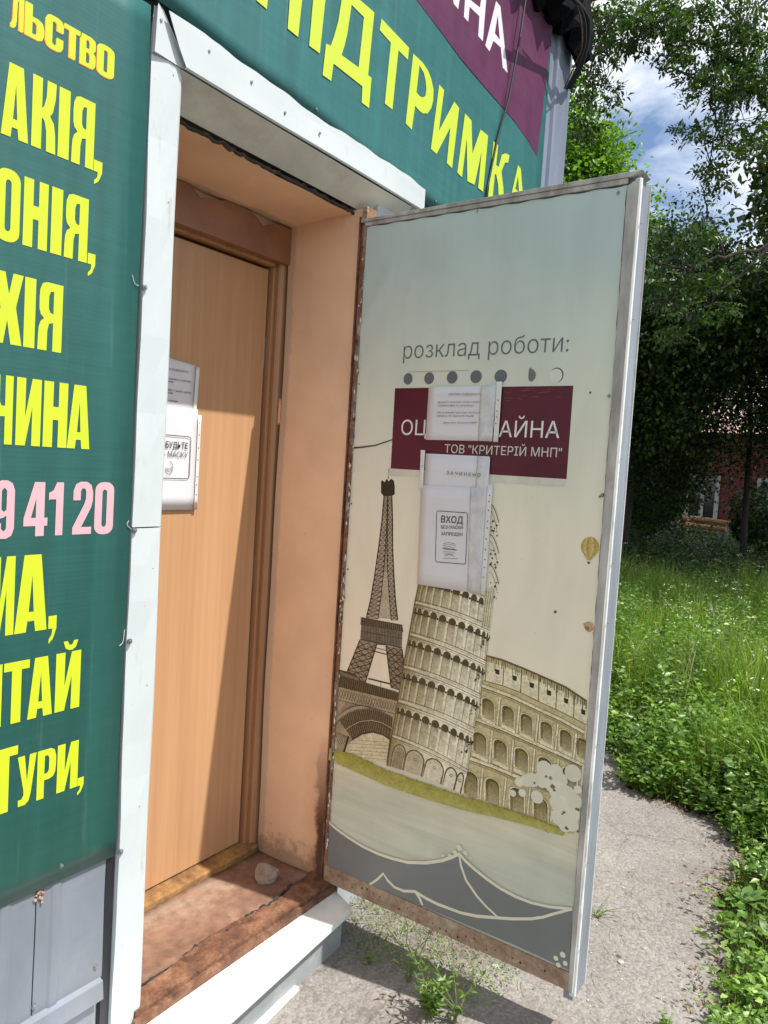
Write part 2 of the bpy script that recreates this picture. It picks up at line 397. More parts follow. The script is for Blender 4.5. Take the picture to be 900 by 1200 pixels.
# path: outline of the worn asphalt on the ground plane
edge = [(-6, -2.8), (0.4, -1.85), (1.4, -1.40)]+[tuple(G(a_, b_)[:2]) for a_, b_ in [(832, 1199), (848, 1150), (847, 1100), (838, 1055), (850, 1030), (868, 1002), (862, 978), (838, 958), (800, 948), (762, 934), (728, 918)]]+[(4.05, -0.30), (4.4, 0.0), (4.6, 0.5), (4.6, 3.2), (-6, 3.2)]
def fine(P, n=9, amp=0.022):
    o = []
    for i in range(len(P)):
        a = np.array(P[i]); b = np.array(P[(i+1) % len(P)])
        for k in range(n):
            p = a+(b-a)*k/n; o.append((p[0]+rng.normal()*amp, p[1]+rng.normal()*amp))
    return o
pe = fine(edge)
mb = MB(); mb.prism(pe, 2, GZ-0.06, GZ)
mb.build('path', M['asphalt'], kind='structure')
PATH = np.array(edge)
def in_poly(P, x, y):
    c = False; n = len(P); j = n-1
    for i in range(n):
        if (P[i][1] > y) != (P[j][1] > y) and x < (P[j][0]-P[i][0])*(y-P[i][1])/(P[j][1]-P[i][1])+P[i][0]: c = not c
        j = i
    return c

# ------------------------------------------------------------------ kiosk
XL, XR, XC = 1.157, 1.888, 3.34         # opening left, right; far corner
KD = 2.4
K = thing('kiosk', (1.5, 0, GZ), 'street kiosk clad in grey sheet with an open doorway, behind the green banners', 'kiosk')
KT = 3.24
mb = MB(); mb.box((-1.6, 0.012, GZ), (1.055, KD, KT)); mb.build('wall', M['kiosk'], K)
mb = MB(); mb.box((XR+0.07, 0.012, GZ), (XC-0.02, KD, KT)); mb.build('wall', M['kiosk'], K)
mb = MB(); mb.box((1.055, 0.055, 2.16), (XR+0.07, KD, KT)); mb.build('wall', M['kiosk'], K)
mb = MB(); mb.box((1.055, 0.62, GZ), (XR+0.07, KD, 2.16)); mb.build('wall', M['kiosk'], K)
# lining of the doorway: right jamb with lumpy face, left jamb, ceiling, header
def lump_sheet(fn, nu, nv):
    V = [fn(i/nu, j/nv) for i in range(nu+1) for j in range(nv+1)]
    Fc = [(i*(nv+1)+j, (i+1)*(nv+1)+j, (i+1)*(nv+1)+j+1, i*(nv+1)+j+1) for i in range(nu) for j in range(nv)]
    return V, Fc
def sm(u, v): return 0.003*math.sin(7*v+2*u)+0.002*math.sin(19*v+5*u+1)
mb = MB(); mb.add(*lump_sheet(lambda u, v: (XR+0.002+sm(u, v), 0.020+u*0.287, -0.02+v*2.12), 8, 40))
mb.build('jamb_lining', M['plaster'], K, smooth=True)
mb = MB(); mb.box((XL-0.05, 0.02, -0.02), (XL-0.012, 0.31, 2.09)); mb.build('jamb_lining', M['plaster'], K)
mb = MB(); mb.add(*lump_sheet(lambda u, v: (XL-0.04+v*0.80, 0.055+u*0.26, 2.087-0.014*u+sm(u, v)), 8, 24))
mb.build('ceiling_lining', M['plaster'], K, smooth=True)
# header board with ragged paint edge
P = [(XL-0.04, 1.955), (XR+0.02, 1.955)]
for k in range(22): P.append((XR+0.02-k*0.037, 2.064+0.010*math.sin(k*1.1)+rng.normal()*0.005))
mb = MB(); mb.prism(P, 1, 0.299, 0.33); mb.build('header_board', M['header'], K)
mb = MB(); mb.box((XL-0.04, 0.318, 1.99), (XR+0.03, 0.40, 2.13)); mb.build('header_backing', M['plaster'], K)

# door frame of the inner door
FR = thing('door_frame', (1.5, 0.34, 0.0), 'varnished brown wooden frame round the orange inner door', 'door frame')
FY = 0.325
mb = MB(); mb.prism([(1.872, FY), (1.884, FY-0.008), (1.905, FY-0.008), (1.905, 0.42), (1.872, 0.42)], 2, -0.02, 1.995); mb.build('side_post', M['frame_wood'], FR, bevel=0.003)
mb = MB(); mb.box((1.858, FY+0.014, -0.02), (1.8715, 0.42, 1.99)); mb.build('door_stop', M['frame_wood'], FR, bevel=0.002)
mb = MB(); mb.box((XL-0.04, FY+0.004, 1.945), (1.8575, 0.42, 1.989)); mb.build('top_rail', M['frame_wood'], FR, bevel=0.004)
mb = MB(); mb.box((XL-0.04, FY, -0.02), (XL+0.01, 0.42, 1.93)); mb.build('side_post', M['frame_wood'], FR, bevel=0.003)
mb = MB(); mb.box((XL+0.0105, FY-0.028, -0.035), (1.890, 0.42, 0.012)); mb.build('threshold', M['threshold'], FR, bevel=0.006)
ID = thing('inner_door', (1.5, 0.36, 0.0), 'closed orange beech veneer door set back inside the doorway', 'door')
DY = 0.352
mb = MB(); mb.box((XL+0.0105, DY, 0.016), (1.848, DY+0.045, 1.935)); mb.build('door_panel', M['veneer'], ID, bevel=0.003)
mb = MB(); mb.box((1.8385, DY-0.012, 0.05), (1.842, DY-0.0095, 1.9)); 
mb.V = []; mb.F = []
mb.tube([(1.853, DY+0.012, 0.9), (1.853, DY+0.012, 1.0)], 0.007, 10); mb.build('hinge', M['screw'], ID, smooth=False)
mb = MB(); mb.tube([(1.853, DY+0.012, 1.62), (1.853, DY+0.012, 1.72)], 0.007, 10); mb.build('hinge', M['screw'], ID)
mb = MB(); mb.box((1.849, DY+0.02, 0.016), (1.8575, DY+0.04, 1.93)); mb.build('gap_seal', M['dark_gap'], ID)

# floor plate, rusty angle strip, step
mb = MB()
def plate(u, v):
    x = XL-0.06+u*0.80; y = 0.052+v*0.245
    return (x, y, -0.012+0.004*math.sin(9*u+3*v)+0.006*(1-v)*math.sin(5*u+1))
mb.add(*lump_sheet(plate, 24, 8)); mb.build('floor_plate', M['rust_floor'], K, smooth=True, solid=-0.004)
mb = MB(); P = []
nx = 40
for i in range(nx+1):
    x = XL-0.02+i/nx*(1.905-XL+0.02); yb = 0.050+0.012*math.sin(x*14)+rng.normal()*0.0025
    P.append((x, yb))
P += [(1.905, -0.026), (XL-0.02, -0.022)]
mb.prism(P, 2, -0.028, 0.004); mb.build('sill_angle', M['rust_dark'], K, bevel=0.002)
mb = MB(); tp_ = [(XL-0.03+i/70*0.78, 0.052+0.006*math.sin(i*.35)+rng.normal()*.002, -0.002+rng.normal()*.0015) for i in range(71)]
mb.tube(tp_, [abs(.0035+rng.normal()*.002)+.0008 for _ in tp_], 6); mb.build('rotted_joint', M['dark_gap'], K)
mb = MB(); mb.box((XL-0.03, -0.034, -0.045), (1.9, -0.0225, -0.008)); mb.build('sill_lip', M['rust_dark'], K)
# step: slab with rounded nosing and a stepped grey face, skewed outward to the left
def step_pts(px, py, z): return G(px, py, z)[:2]
a = G(412, 1064, -0.032)[:2]; b = G(262, 1199, -0.032)[:2]
dirv = (b-a)/np.linalg.norm(b-a); b2 = a+dirv*1.5
P = [(a[0], a[1]), (a[0]+0.06, 0.02), (0.35, 0.02), (b2[0], b2[1])]
mb = MB(); mb.prism(P, 2, -0.048, -0.032); mb.build('step_slab', M['step'], K, bevel=0.004)
P1 = [(a[0]-0.012, a[1]+0.012), (a[0]+0.04, 0.018), (0.36, 0.018), (b2[0]+0.02, b2[1]+0.012)]
mb = MB(); mb.prism(P1, 2, -0.066, -0.0485); mb.build('step_rib', M['step'], K, bevel=0.003)
ins = 0.026
P2 = [(a[0]-0.01, a[1]+ins), (a[0]-0.005, 0.02), (0.36, 0.02), (b2[0]+0.02, b2[1]+ins+0.01)]
mb = MB(); mb.prism(P2, 2, GZ-0.05, -0.0665); mb.build('step_riser', M['step_side'], K)
P3 = [(a[0]-0.24, a[1]+ins-0.030), (a[0]-0.26, a[1]+ins+0.02), (0.5, b2[1]+ins+0.04), (0.5, b2[1]+ins-0.020)]
mb = MB(); mb.prism(P3, 2, GZ-0.05, GZ+0.012); mb.build('step_foot', M['step'], K)

# steel hinge post of the doorway (rusty)
mb = MB(); mb.box((XR-0.006, -0.006, -0.028), (XR+0.045, 0.0125, 2.10)); mb.build('hinge_post', M['rust_jamb'], K, bevel=0.002)
mb = MB(); mb.box((XR-0.010, 0.013, -0.02), (XR-0.001, 0.019, 2.07)); mb.build('jamb_edge_strip', M['rust_dark'], K)

# white flashing round the doorway
def Wz(px, py): return W(px, py)[2]
mb = MB()
zj = W(150, 618)[2]
def strip(z0, z1, name):
    mb = MB(); n = max(4, int((z1-z0)/0.08)); V = []; Fc = []
    prof = [(1.0755, 0.004), (1.0765, -0.012), (1.115, -0.017), (1.1515, -0.015), (1.1575, -0.010), (1.1575, 0.05)]
    for i in range(n+1):
        z = z0+(z1-z0)*i/n
        for k, (x, y) in enumerate(prof):
            wob = 0.0016*math.sin(z*9+k)+(0.0012*math.sin(z*23) if k in (1, 2) else 0)
            V.append((x+(0.0015*math.sin(z*5) if k < 2 else 0), y+(wob if k < 5 else 0), z))
    m_ = len(prof)
    for i in range(n):
        for k in range(m_-1): Fc.append((i*m_+k, i*m_+k+1, (i+1)*m_+k+1, (i+1)*m_+k))
    mb.add(V, Fc); return mb.build(name, M['trim'], K, smooth=False, solid=0.0015)
strip(GZ, zj-0.0015, 'white_flashing')
strip(zj+0.0015, 2.168, 'white_flashing')
# mitred corner piece of the left strip
mb = MB(); mb.prism([(1.0755, 2.1695), (1.1575, 2.1695), (1.152, 2.19), (1.094, 2.262), (1.082, 2.268)], 1, -0.019, -0.006); mb.build('white_flashing', M['trim'], K, bevel=0.002)
# top flashing, wavy upper edge standing off the banner
V = []; Fc = []; n = 44; x0, x1 = 1.100, 2.16
for i in range(n+1):
    u = i/n; x = x0+(x1-x0)*u
    zt = 2.258-0.020*u+0.003*math.sin(u*9.5+0.6)+0.0015*math.sin(u*23)+0.0015*math.sin(u*57)
    if u < .1: zt = 2.262-.0*u
    xl = x+max(0, (1-u*12))*0.052
    yy = -0.0300-0.0022*math.sin(u*8.0+0.4)-0.001*math.sin(u*23)
    V += [(x, yy, zt), (x+.15*(xl-x), yy, zt-0.016), (x+.6*(xl-x), yy*.5-.0155, 2.202), (xl, -0.0315, 2.169-0.001*math.sin(u*7)), (xl, -0.027, 2.165-0.001*math.sin(u*7))]
for i in range(n):
    for k in range(4): Fc.append((i*5+k, i*5+k+1, (i+1)*5+k+1, (i+1)*5+k))
mb = MB(); mb.add(V, [f for f in Fc if (f[0] % 5) < 4]); mb.build('white_flashing', M['trim'], K, smooth=False, solid=0.0015)
mb = MB(); mb.add([(XL-0.01, -0.022, 2.1635), (2.1, -0.022, 2.1635), (2.1, 0.05, 2.105), (XL-0.01, 0.05, 2.105)], [(0, 1, 2, 3)]); mb.build('soffit_sheet', M['trim_soffit'], K, solid=0.002)
# crumbly dark foam line between soffit and ceiling
mb = MB(); V = []; n = 60
pts = [(XL-0.02+i/n*0.78, 0.056+0.002*math.sin(i*1.7)+rng.normal()*0.0015, 2.092+rng.normal()*0.0015) for i in range(n+1)]
mb.tube(pts, [0.0042+abs(rng.normal())*0.0012 for _ in pts], 7); mb.build('foam_joint', M['dark_gap'], K)
# screws
scr = MB(); scr.tube([(0, 0.002, 0), (0, -0.0015, 0)], 0.0062, 10).tube([(0, -0.0015, 0), (0, -0.005, 0)], [0.0042, 0.003], 8)
scm = mesh('screw', scr.V, scr.F)
def screw(p, parent, rot=(0, 0, 0), s=1.0):
    o = obj('screw', scm, M['screw'], parent); o.location = Vector(p)-parent_loc(parent); o.rotation_euler = rot; o.scale = (s, s, s); return o
for q in [(188, 24), (167, 336), (151, 622), (150, 752), (136, 1001)]:
    p = W(*q, -0.017); screw((max(p[0], 1.079), -0.0165, p[2]), K)
for q in [(203, 88), (197, 237), (190, 382), (179, 666), (172, 803), (163, 945), (155, 1093)]:
    p = W(*q, -0.016); screw((p[0], -0.0155, p[2]), K, s=0.42)
for q in [(245, 60), (334, 132), (375, 156), (295, 96)]:
    p = W(*q, -0.032); screw((p[0], -0.0325, p[2]), K, s=0.6)

# lower grey siding, left of the doorway
zb = W(0, 1060)[2]; zl = W(122, 1140)[2]
seam = W(38, 1120)[0]
def sid(xa, xb, name):
    V = []; Fc = []; ribs = []
    x = xa
    prof = [(xa, 0.004), (xa, -0.004)]
    k = xa+0.03
    while k < xb-0.05:
        prof += [(k, -0.004), (k+0.006, -0.0075), (k+0.022, -0.0075), (k+0.028, -0.004)]; k += 0.095
    prof += [(xb, -0.004), (xb, 0.004)]
    for i in range(13):
        z = zl+(zb+0.03-zl)*i/12
        for (x, y) in prof: V.append((x, y+0.0012*math.sin(z*17+x*20), z))
    m_ = len(prof)
    for i in range(12):
        for k in range(m_-1): Fc.append((i*m_+k, i*m_+k+1, (i+1)*m_+k+1, (i+1)*m_+k))
    mb = MB(); mb.add(V, Fc); return mb.build(name, M['siding'], K, solid=0.001)
sid(seam+0.002, 1.050, 'siding_sheet')
sid(seam-0.30, seam-0.001, 'siding_sheet')
sid(seam-0.605, seam-0.303, 'siding_sheet')
mb = MB(); mb.prism([(0.008, zl+0.006), (-0.016, zl-0.004), (-0.020, zl-0.045), (-0.012, zl-0.047), (0.008, zl-0.049)], 0, -1.0, 1.046); mb.build('drip_flashing', M['siding'], K)
mb = MB(); mb.box((-1.0, -0.002, GZ-0.02), (1.036, 0.008, zl-0.05)); mb.build('base_sheet', M['siding'], K)
mb = MB(); mb.box((1.052, -0.002, GZ), (1.0745, 0.03, 2.25)); mb.build('dark_joint', M['black_rubber'], K)
for q in [(112, 1133), (40, 1180)]:
    p = W(*q, -0.006); screw((p[0], -0.005, p[2]), K, s=0.9)
# blob of mounting foam
V = []; Fc = []
p0 = W(48, 1049, -0.012)
mb = MB()
for k in range(16):
    c = (p0[0]+rng.normal()*0.0045, -0.006+rng.normal()*0.002, p0[2]+rng.normal()*0.007); r_ = rng.uniform(.4, 1)
    mb.tube([np.array(c)-np.array([0, 0, 0.005])*r_, np.array(c)-np.array([0, 0, .003])*r_, c, np.array(c)+np.array([0, 0, .003])*r_, np.array(c)+np.array([0.001, 0, 0.005])*r_], [0.001*r_, 0.004*r_, 0.005*r_, 0.0035*r_, 0.0005], 6)
mb.build('foam_blob', M['foam'], K, smooth=True)

# corner flashing, right end wall
mb = MB(); zt = 3.26
prof = [(3.098, 0.006), (3.100, -0.004), (3.165, -0.006), (3.172, -0.020), (3.186, -0.022), (3.330, -0.022), (3.342, -0.016), (3.345, 0.12)]
V = [(x, y, z) for z in (GZ, 1.5, zt) for x, y in prof]; m_ = len(prof)
Fc = [(i*m_+k, i*m_+k+1, (i+1)*m_+k+1, (i+1)*m_+k) for i in range(2) for k in range(m_-1)]
mb.add(V, Fc); mb.build('corner_flashing', M['post'], K, solid=0.0015)
mb = MB(); mb.box((3.322, 0.01, GZ), (3.34, KD, 3.24)); mb.build('end_cladding', M['siding'], K)
# roof edge: sagging black membrane wrapped over the corner
mb = MB()
V = []; Fc = []; nx = 30
for i in range(nx+1):
    u = i/nx; x = 2.2+u*1.12; d = 0.012*math.sin(i*1.9)+rng.normal()*0.003
    zt = 3.42; zbm = 3.235+0.02*math.sin(i*0.8)-0.07*max(0, u-0.75)*4*max(0, u-.75)*4
    V += [(x, 0.05, 3.235), (x, -0.03, 3.215+d), (x, -0.06+d, zbm-0.012), (x, -0.10, zbm+0.03), (x, -0.11+d, zbm+0.12), (x, -0.08, zt), (x, 0.2, zt+0.03)]
for i in range(nx):
    for k in range(6): Fc.append((i*7+k, i*7+k+1, (i+1)*7+k+1, (i+1)*7+k))
Fc += [tuple(range(6, -1, -1)), tuple(nx*7+k for k in range(7))]
mb.add([(a+rng.normal()*.006, b+rng.normal()*.010, c+rng.normal()*.010) for a, b, c in V], Fc); mb.build('roof_edge', M['roof_black'], K, smooth=False)
mb = MB(); mb.box((-1.8, 0.0, 3.26), (3.42, KD+0.1, 3.40)); mb.build('roof', M['roof_black'], K)
mb = MB(); mb.box((-1.8, -0.12, 3.25), (2.2, -0.003, 3.36)); mb.build('roof_edge', M['roof_black'], K)
M['red'] = plain('red paint', (0.5, 0.06, 0.05), 0.5)
mb = MB(); mb.box((2.9, -0.10, 3.45), (3.38, 0.1, 3.50)); mb.build('roof_ridge', M['red'], K)

# ------------------------------------------------------------------ banners
def to_wall(y0): return lambda u, v, k: (u, y0-k, v)
def banner(name, P, y0, segs, label, shape):
    root = thing(name, (P[0][0], y0, P[0][1]), label, 'banner'); return root
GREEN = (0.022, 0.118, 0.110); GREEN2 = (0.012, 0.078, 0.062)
YEL = (0.56, 0.68, 0.022)
# left banner: the sheet bulges a little
BL = thing('banner', (0.6, -0.01, 0.41), 'green price banner with yellow country names and a pink phone number, left of the doorway', 'banner')
bx0, bx1 = -0.9, 1.0685
nzb, nxb = 40, 30; V = []; Cc = []
zt_b = 2.262
for j in range(nzb+1):
    for i in range(nxb+1):
        u = bx0+(bx1-bx0)*i/nxb; v = zb+(zt_b-zb)*j/nzb
        if j == nzb: v = zt_b+(bx1-u)*0.0
        e = 0.0015*math.sin(v*11)+0.001*math.sin(v*29+u*3)
        V.append((u+(0.002*math.sin(v*7) if i == nxb else 0), -0.0112+e*0.12, v)); 
Fc = [(j*(nxb+1)+i, j*(nxb+1)+i+1, (j+1)*(nxb+1)+i+1, (j+1)*(nxb+1)+i) for j in range(nzb) for i in range(nxb)]
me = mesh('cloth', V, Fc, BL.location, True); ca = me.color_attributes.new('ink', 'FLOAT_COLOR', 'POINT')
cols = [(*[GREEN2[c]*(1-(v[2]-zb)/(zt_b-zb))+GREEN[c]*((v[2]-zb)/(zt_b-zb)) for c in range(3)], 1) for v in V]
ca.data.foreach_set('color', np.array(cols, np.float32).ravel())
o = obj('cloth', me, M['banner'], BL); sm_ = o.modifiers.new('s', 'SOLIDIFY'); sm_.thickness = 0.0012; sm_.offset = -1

def rr(x0, z0, x1, z1, rx, rz, n=5):
    P = []
    for cx, cz, a in ((x1-rx, z1-rz, 0), (x0+rx, z1-rz, 90), (x0+rx, z0+rz, 180), (x1-rx, z0+rz, 270)):
        for k in range(n+1):
            t = math.radians(a+90*k/n); P.append((cx+rx*math.cos(t), cz+rz*math.sin(t)))
    return P
GL = {
 'А': ([(0, 0), (.24, 1), (.76, 1), (1, 0), (.64, 0), (.60, .14), (.39, .14), (.35, 0)], [[(.42, .26), (.575, .26), (.5, .74)]]),
 'К': ([(0, 0), (0, 1), (.39, 1), (.39, .58), (.47, .62), (.56, .76), (.58, 1), (.95, 1), (.93, .78), (.83, .58), (.72, .51), (.88, .43), (.95, .28), (.98, 0), (.6, 0), (.58, .28), (.5, .42), (.39, .45), (.39, 0)], []),
 'І': ([(0, 0), (0, 1), (1, 1), (1, 0)], []),
 'Я': ([(1, 0), (1, 1), (.32, 1), (.14, .97), (.05, .88), (.03, .76), (.04, .60), (.1, .52), (.24, .47), (.09, .41), (.03, .33), (.01, .2), (0, 0), (.38, 0), (.39, .3), (.45, .4), (.62, .42), (.62, 0)], [[(.62, .88), (.62, .55), (.49, .56), (.42, .62), (.42, .8), (.48, .87)]]),
 'О': (rr(0, -.02, 1, 1.02, .42, .16), [rr(.38, .13, .62, .87, .12, .06)]),
 '0': (rr(0, -.02, 1, 1.02, .42, .16), [rr(.38, .13, .62, .87, .12, .06)]),
 'Н': ([(0, 0), (0, 1), (.39, 1), (.39, .62), (.62, .62), (.62, 1), (1, 1), (1, 0), (.62, 0), (.62, .42), (.39, .42), (.39, 0)], []),
 'Х': ([(0, 1), (.38, 1), (.52, .70), (.65, 1), (1, 1), (.77, .53), (1, 0), (.62, 0), (.48, .34), (.36, 0), (0, 0), (.25, .5)], []),
 'И': ([(0, 0), (0, 1), (.36, 1), (.36, .42), (.62, 1), (1, 1), (1, 0), (.64, 0), (.64, .58), (.38, 0)], []),
 'Ч': ([(0, 1), (.37, 1), (.37, .63), (.45, .56), (.63, .56), (.63, 1), (1, 1), (1, 0), (.63, 0), (.63, .41), (.3, .4), (.08, .47), (0, .6)], []),
 'Т': ([(0, 1), (1, 1), (1, .86), (.69, .86), (.69, 0), (.31, 0), (.31, .86), (0, .86)], []),
 'У': ([(0, 1), (.37, 1), (.52, .48), (.64, 1), (1, 1), (.74, .2), (.64, .06), (.45, 0), (.08, 0), (.08, .13), (.25, .13), (.36, .2), (.35, .3)], []),
 'Р': ([(0, 0), (0, 1), (.7, 1), (.9, .95), (.99, .82), (1, .64), (.96, .48), (.85, .4), (.66, .37), (.38, .37), (.38, 0)], [[(.38, .87), (.38, .50), (.54, .51), (.62, .57), (.62, .8), (.55, .87)]]),
 'Л': ([(0, 0), (0, .13), (.1, .16), (.16, .3), (.2, 1), (1, 1), (1, 0), (.64, 0), (.64, .86), (.5, .86), (.47, .25), (.4, .07), (.27, 0)], []),
 'Ь': ([(0, 0), (0, 1), (.38, 1), (.38, .64), (.7, .64), (.93, .57), (1, .4), (1, .2), (.92, .06), (.72, 0)], [[(.38, .12), (.38, .51), (.56, .5), (.62, .43), (.62, .2), (.56, .13)]]),
 'С': ([(1, .62), (1, .84), (.9, .97), (.7, 1.02), (.3, 1.02), (.1, .97), (0, .84), (0, .16), (.1, .03), (.3, -.02), (.7, -.02), (.9, .03), (1, .16), (1, .4), (.62, .4), (.62, .17), (.5, .12), (.38, .17), (.38, .83), (.5, .88), (.62, .83), (.62, .62)], []),
 'В': ([(0, 0), (0, 1), (.7, 1), (.93, .94), (.98, .8), (.96, .62), (.84, .53), (.97, .45), (1, .3), (.98, .12), (.88, .02), (.7, 0)], [[(.38, .88), (.38, .59), (.54, .59), (.6, .65), (.6, .82), (.54, .88)], [(.38, .47), (.38, .12), (.54, .12), (.62, .18), (.62, .41), (.54, .47)]]),
 '1': ([(.5, 0), (.5, .68), (.1, .68), (0, .66), (0, .80), (.3, .85), (.52, 1), (1, 1), (1, 0)], []),
 '2': ([(0, .66), (0, .84), (.12, .97), (.35, 1.02), (.68, 1.02), (.9, .96), (1, .82), (1, .66), (.92, .52), (.44, .14), (.96, .14), (.96, 0), (0, 0), (0, .13), (.58, .6), (.64, .7), (.64, .84), (.56, .89), (.44, .89), (.37, .84), (.37, .66)], []),
 '4': ([(.5, 0), (.5, .19), (0, .19), (0, .34), (.42, 1), (.86, 1), (.86, .34), (1, .34), (1, .19), (.86, .19), (.86, 0)], [[(.3, .34), (.5, .34), (.5, .70)]]),
 '9': ([(.02, .26), (.02, .12), (.12, .02), (.35, -.02), (.65, -.02), (.88, .03), (1, .16), (1, .84), (.88, .97), (.65, 1.02), (.35, 1.02), (.12, .97), (0, .84), (0, .5), (.1, .38), (.3, .34), (.5, .36), (.62, .4), (.62, .16), (.5, .11), (.38, .16), (.38, .26)], [[(.38, .5), (.38, .84), (.5, .89), (.62, .84), (.62, .5), (.5, .46)]]),
 ',': ([(0, .0), (0, .17), (1, .17), (1, 0), (.6, -.14), (.1, -.2), (.1, -.14), (.45, -.08), (.5, 0)], []),
 '~': ([(0, 1.19), (.28, 1.19), (.4, 1.12), (.6, 1.12), (.72, 1.19), (1, 1.19), (.86, 1.07), (.62, 1.03), (.38, 1.03), (.14, 1.07)], []),
}
def row(pr, items, zb_, zt_, col, out=None):
    h = zt_-zb_
    for ch, xa, xb in items:
        o_, hs = GL[ch]; w_ = xb-xa
        f = lambda P: [(xa+a*w_, zb_+b*h) for a, b in P]
        if out:
            pr.poly([(a+out[1], b-out[2]) for a, b in f(o_)], out[0], [[(a+out[1], b-out[2]) for a, b in f(q)] for q in hs])
        pr.poly(f(o_), col, [f(q) for q in hs])
def xw(*px):   # px pairs at a given y -> wall x
    return None
def rowpx(name, chars, base, top, yref, col=YEL, out=None):
    """chars: (char, px left, px right) measured at pixel height yref(px)"""
    zb_ = np.mean([W(*q, -0.012)[2] for q in base]); zt_ = np.mean([W(*q, -0.012)[2] for q in top])
    pr = Print(to_wall(-0.0118), 2e-5, 0.0003); it = []
    for ch, a, b in chars:
        it.append((ch, W(a, yref(a), -0.012)[0], W(b, yref(b), -0.012)[0]))
    for e in it:
        pr = Print(to_wall(-0.0118), 2e-5, 0.0001); row(pr, [e], zb_, zt_, col, out); pr.build(name, M['ink_flat'], BL)
def lin(x0, y0, x1, y1): return lambda x: y0+(y1-y0)*(x-x0)/(x1-x0)
OR = (0.75, 0.30, 0.03)
rowpx('printed_letter', [('Л', -10, 14), ('Л', 13, 28), ('Ь', 29.5, 52), ('С', 53.5, 74.5), ('Т', 75, 95), ('В', 94, 112.5), ('О', 114, 134)][1:], [(13, 25), (125, 95)], [(100, 40), (122, 53)], lin(13, 12, 125, 72), YEL, (OR, -0.0018, 0.0022))
rowpx('printed_letter', [('А', 2, 34), ('К', 37.5, 66.5), ('І', 68.5, 81.5), ('Я', 84.5, 110.5), (',', 111, 121)], [(2, 153), (108, 202)], [(12, 69), (110, 124)], lin(0, 118, 115, 165))
rowpx('printed_letter', [('О', -5, 23.5), ('Н', 27.5, 56), ('І', 60, 73), ('Я', 76, 103), (',', 104, 113)], [(28, 286), (97, 308)], [(32, 206), (103, 235)], lin(0, 240, 105, 270))
rowpx('printed_letter', [('Х', -8, 26.5), ('І', 28.5, 41.5), ('Я', 45, 73)], [(0, 401), (71, 414)], [(5, 317), (74, 336)], lin(0, 355, 75, 375))
rowpx('printed_letter', [('Ч', -10, 15), ('И', 19, 48), ('Н', 51, 79), ('А', 79.5, 106)], [(0, 520), (106, 527)], [(4, 438), (103, 454)], lin(0, 478, 105, 490))
PINK = (0.68, 0.40, 0.44)
rowpx('printed_digit', [('9', -8, 17), ('4', 28, 56), ('1', 57, 74), ('2', 85.5, 108.5), ('0', 111, 133)], [(0, 630), (125, 625)], [(45, 564), (125, 567)], lin(0, 597, 130, 597), PINK)
rowpx('printed_letter', [('И', -10, 17), ('А', 18, 56), (',', 58, 67.5)], [(1, 745), (56, 738)], [(2, 652), (50, 650)], lin(0, 698, 60, 696))
rowpx('printed_letter', [('И', -22, 2), ('Т', 4, 34), ('А', 33, 62), ('И', 65, 94), ('~', 73, 90)], [(12, 848), (92, 829)], [(30, 773), (93, 762)], lin(0, 812, 95, 795))
rowpx('printed_letter', [('У', 20, 42), ('Р', 43.5, 65.5), ('И', 67, 91.5), (',', 91, 99)], [(20, 947), (90, 921)], [(22, 888), (91, 867)], lin(20, 917, 90, 893))
rowpx('printed_letter', [('Т', -12, 20)], [(0, 955), (8, 951)], [(2, 878), (20, 874)], lin(-12, 920, 20, 912))

# upper banner
BU = thing('banner', (1.0, -0.02, 2.27), 'wide green and purple banner with slanting yellow letters above the doorway', 'banner')
YU = -0.0215
Wb = lambda x, y: tuple(W(x, y, YU)[[0, 2]])
lowx = np.linspace(-0.9, 3.095, 60)
V = []; Cc = []; nzb = 20
for i, x in enumerate(lowx):
    zl_ = 2.272-0.075*max(0, (x-1.1))/1.1+0.004*math.sin(x*13)
    if x > 2.2: zl_ = 2.198-0.03*(x-2.2)
    for j in range(nzb+1):
        z = zl_+(3.222-zl_)*j/nzb
        V.append((x, YU+0.0026+0.0005*math.sin(x*6.0+z*2)*min(1, j/3), z))
Fc = [(i*(nzb+1)+j, (i+1)*(nzb+1)+j, (i+1)*(nzb+1)+j+1, i*(nzb+1)+j+1) for i in range(len(lowx)-1) for j in range(nzb)]
me = mesh('cloth', V, Fc, BU.location, True); ca = me.color_attributes.new('ink', 'FLOAT_COLOR', 'POINT')
GU = (0.024, 0.140, 0.138)
ca.data.foreach_set('color', np.array([(*GU, 1)]*len(V), np.float32).ravel())
o = obj('cloth', me, M['banner'], BU); sm_ = o.modifiers.new('s', 'SOLIDIFY'); sm_.thickness = 0.0008; sm_.offset = 0
Z1 = lambda P: [Wb(290+a/4.5, b/4.5) for a, b in P]
Z2 = lambda P: [Wb(450+a/4.5, b/4.5) for a, b in P]
pu = Print(to_wall(YU+0.001), 2e-5, 0.0002)
PUR = (0.105, 0.022, 0.072)
curve = Z2([(175, 0), (290, 150), (400, 300), (500, 420), (600, 535), (690, 640), (760, 740), (808, 825)])
dx = (curve[0][0]-curve[1][0]); dz = (curve[0][1]-curve[1][1])
left = [(curve[0][0]+dx*k*.9, curve[0][1]+dz*k*(1-.08*k)) for k in (5, 4, 3, 2, 1)]
P = [q for q in left if q[0] > 1.2]+curve+[(3.093, 3.218), (2.0, 3.218), (1.2, 3.218)]
P = [(a, min(b, 3.218)) for a, b in P]
pu.poly(P, PUR)
pu.build('purple_field', M['banner'], BU)
def blet(P, col, H=()):
    q = Print(to_wall(YU+0.001), 2e-5, 0.0005); q.poly(P, col, H); q.build('printed_letter', M['ink_flat'], BU)
WH = (0.70, 0.70, 0.73)
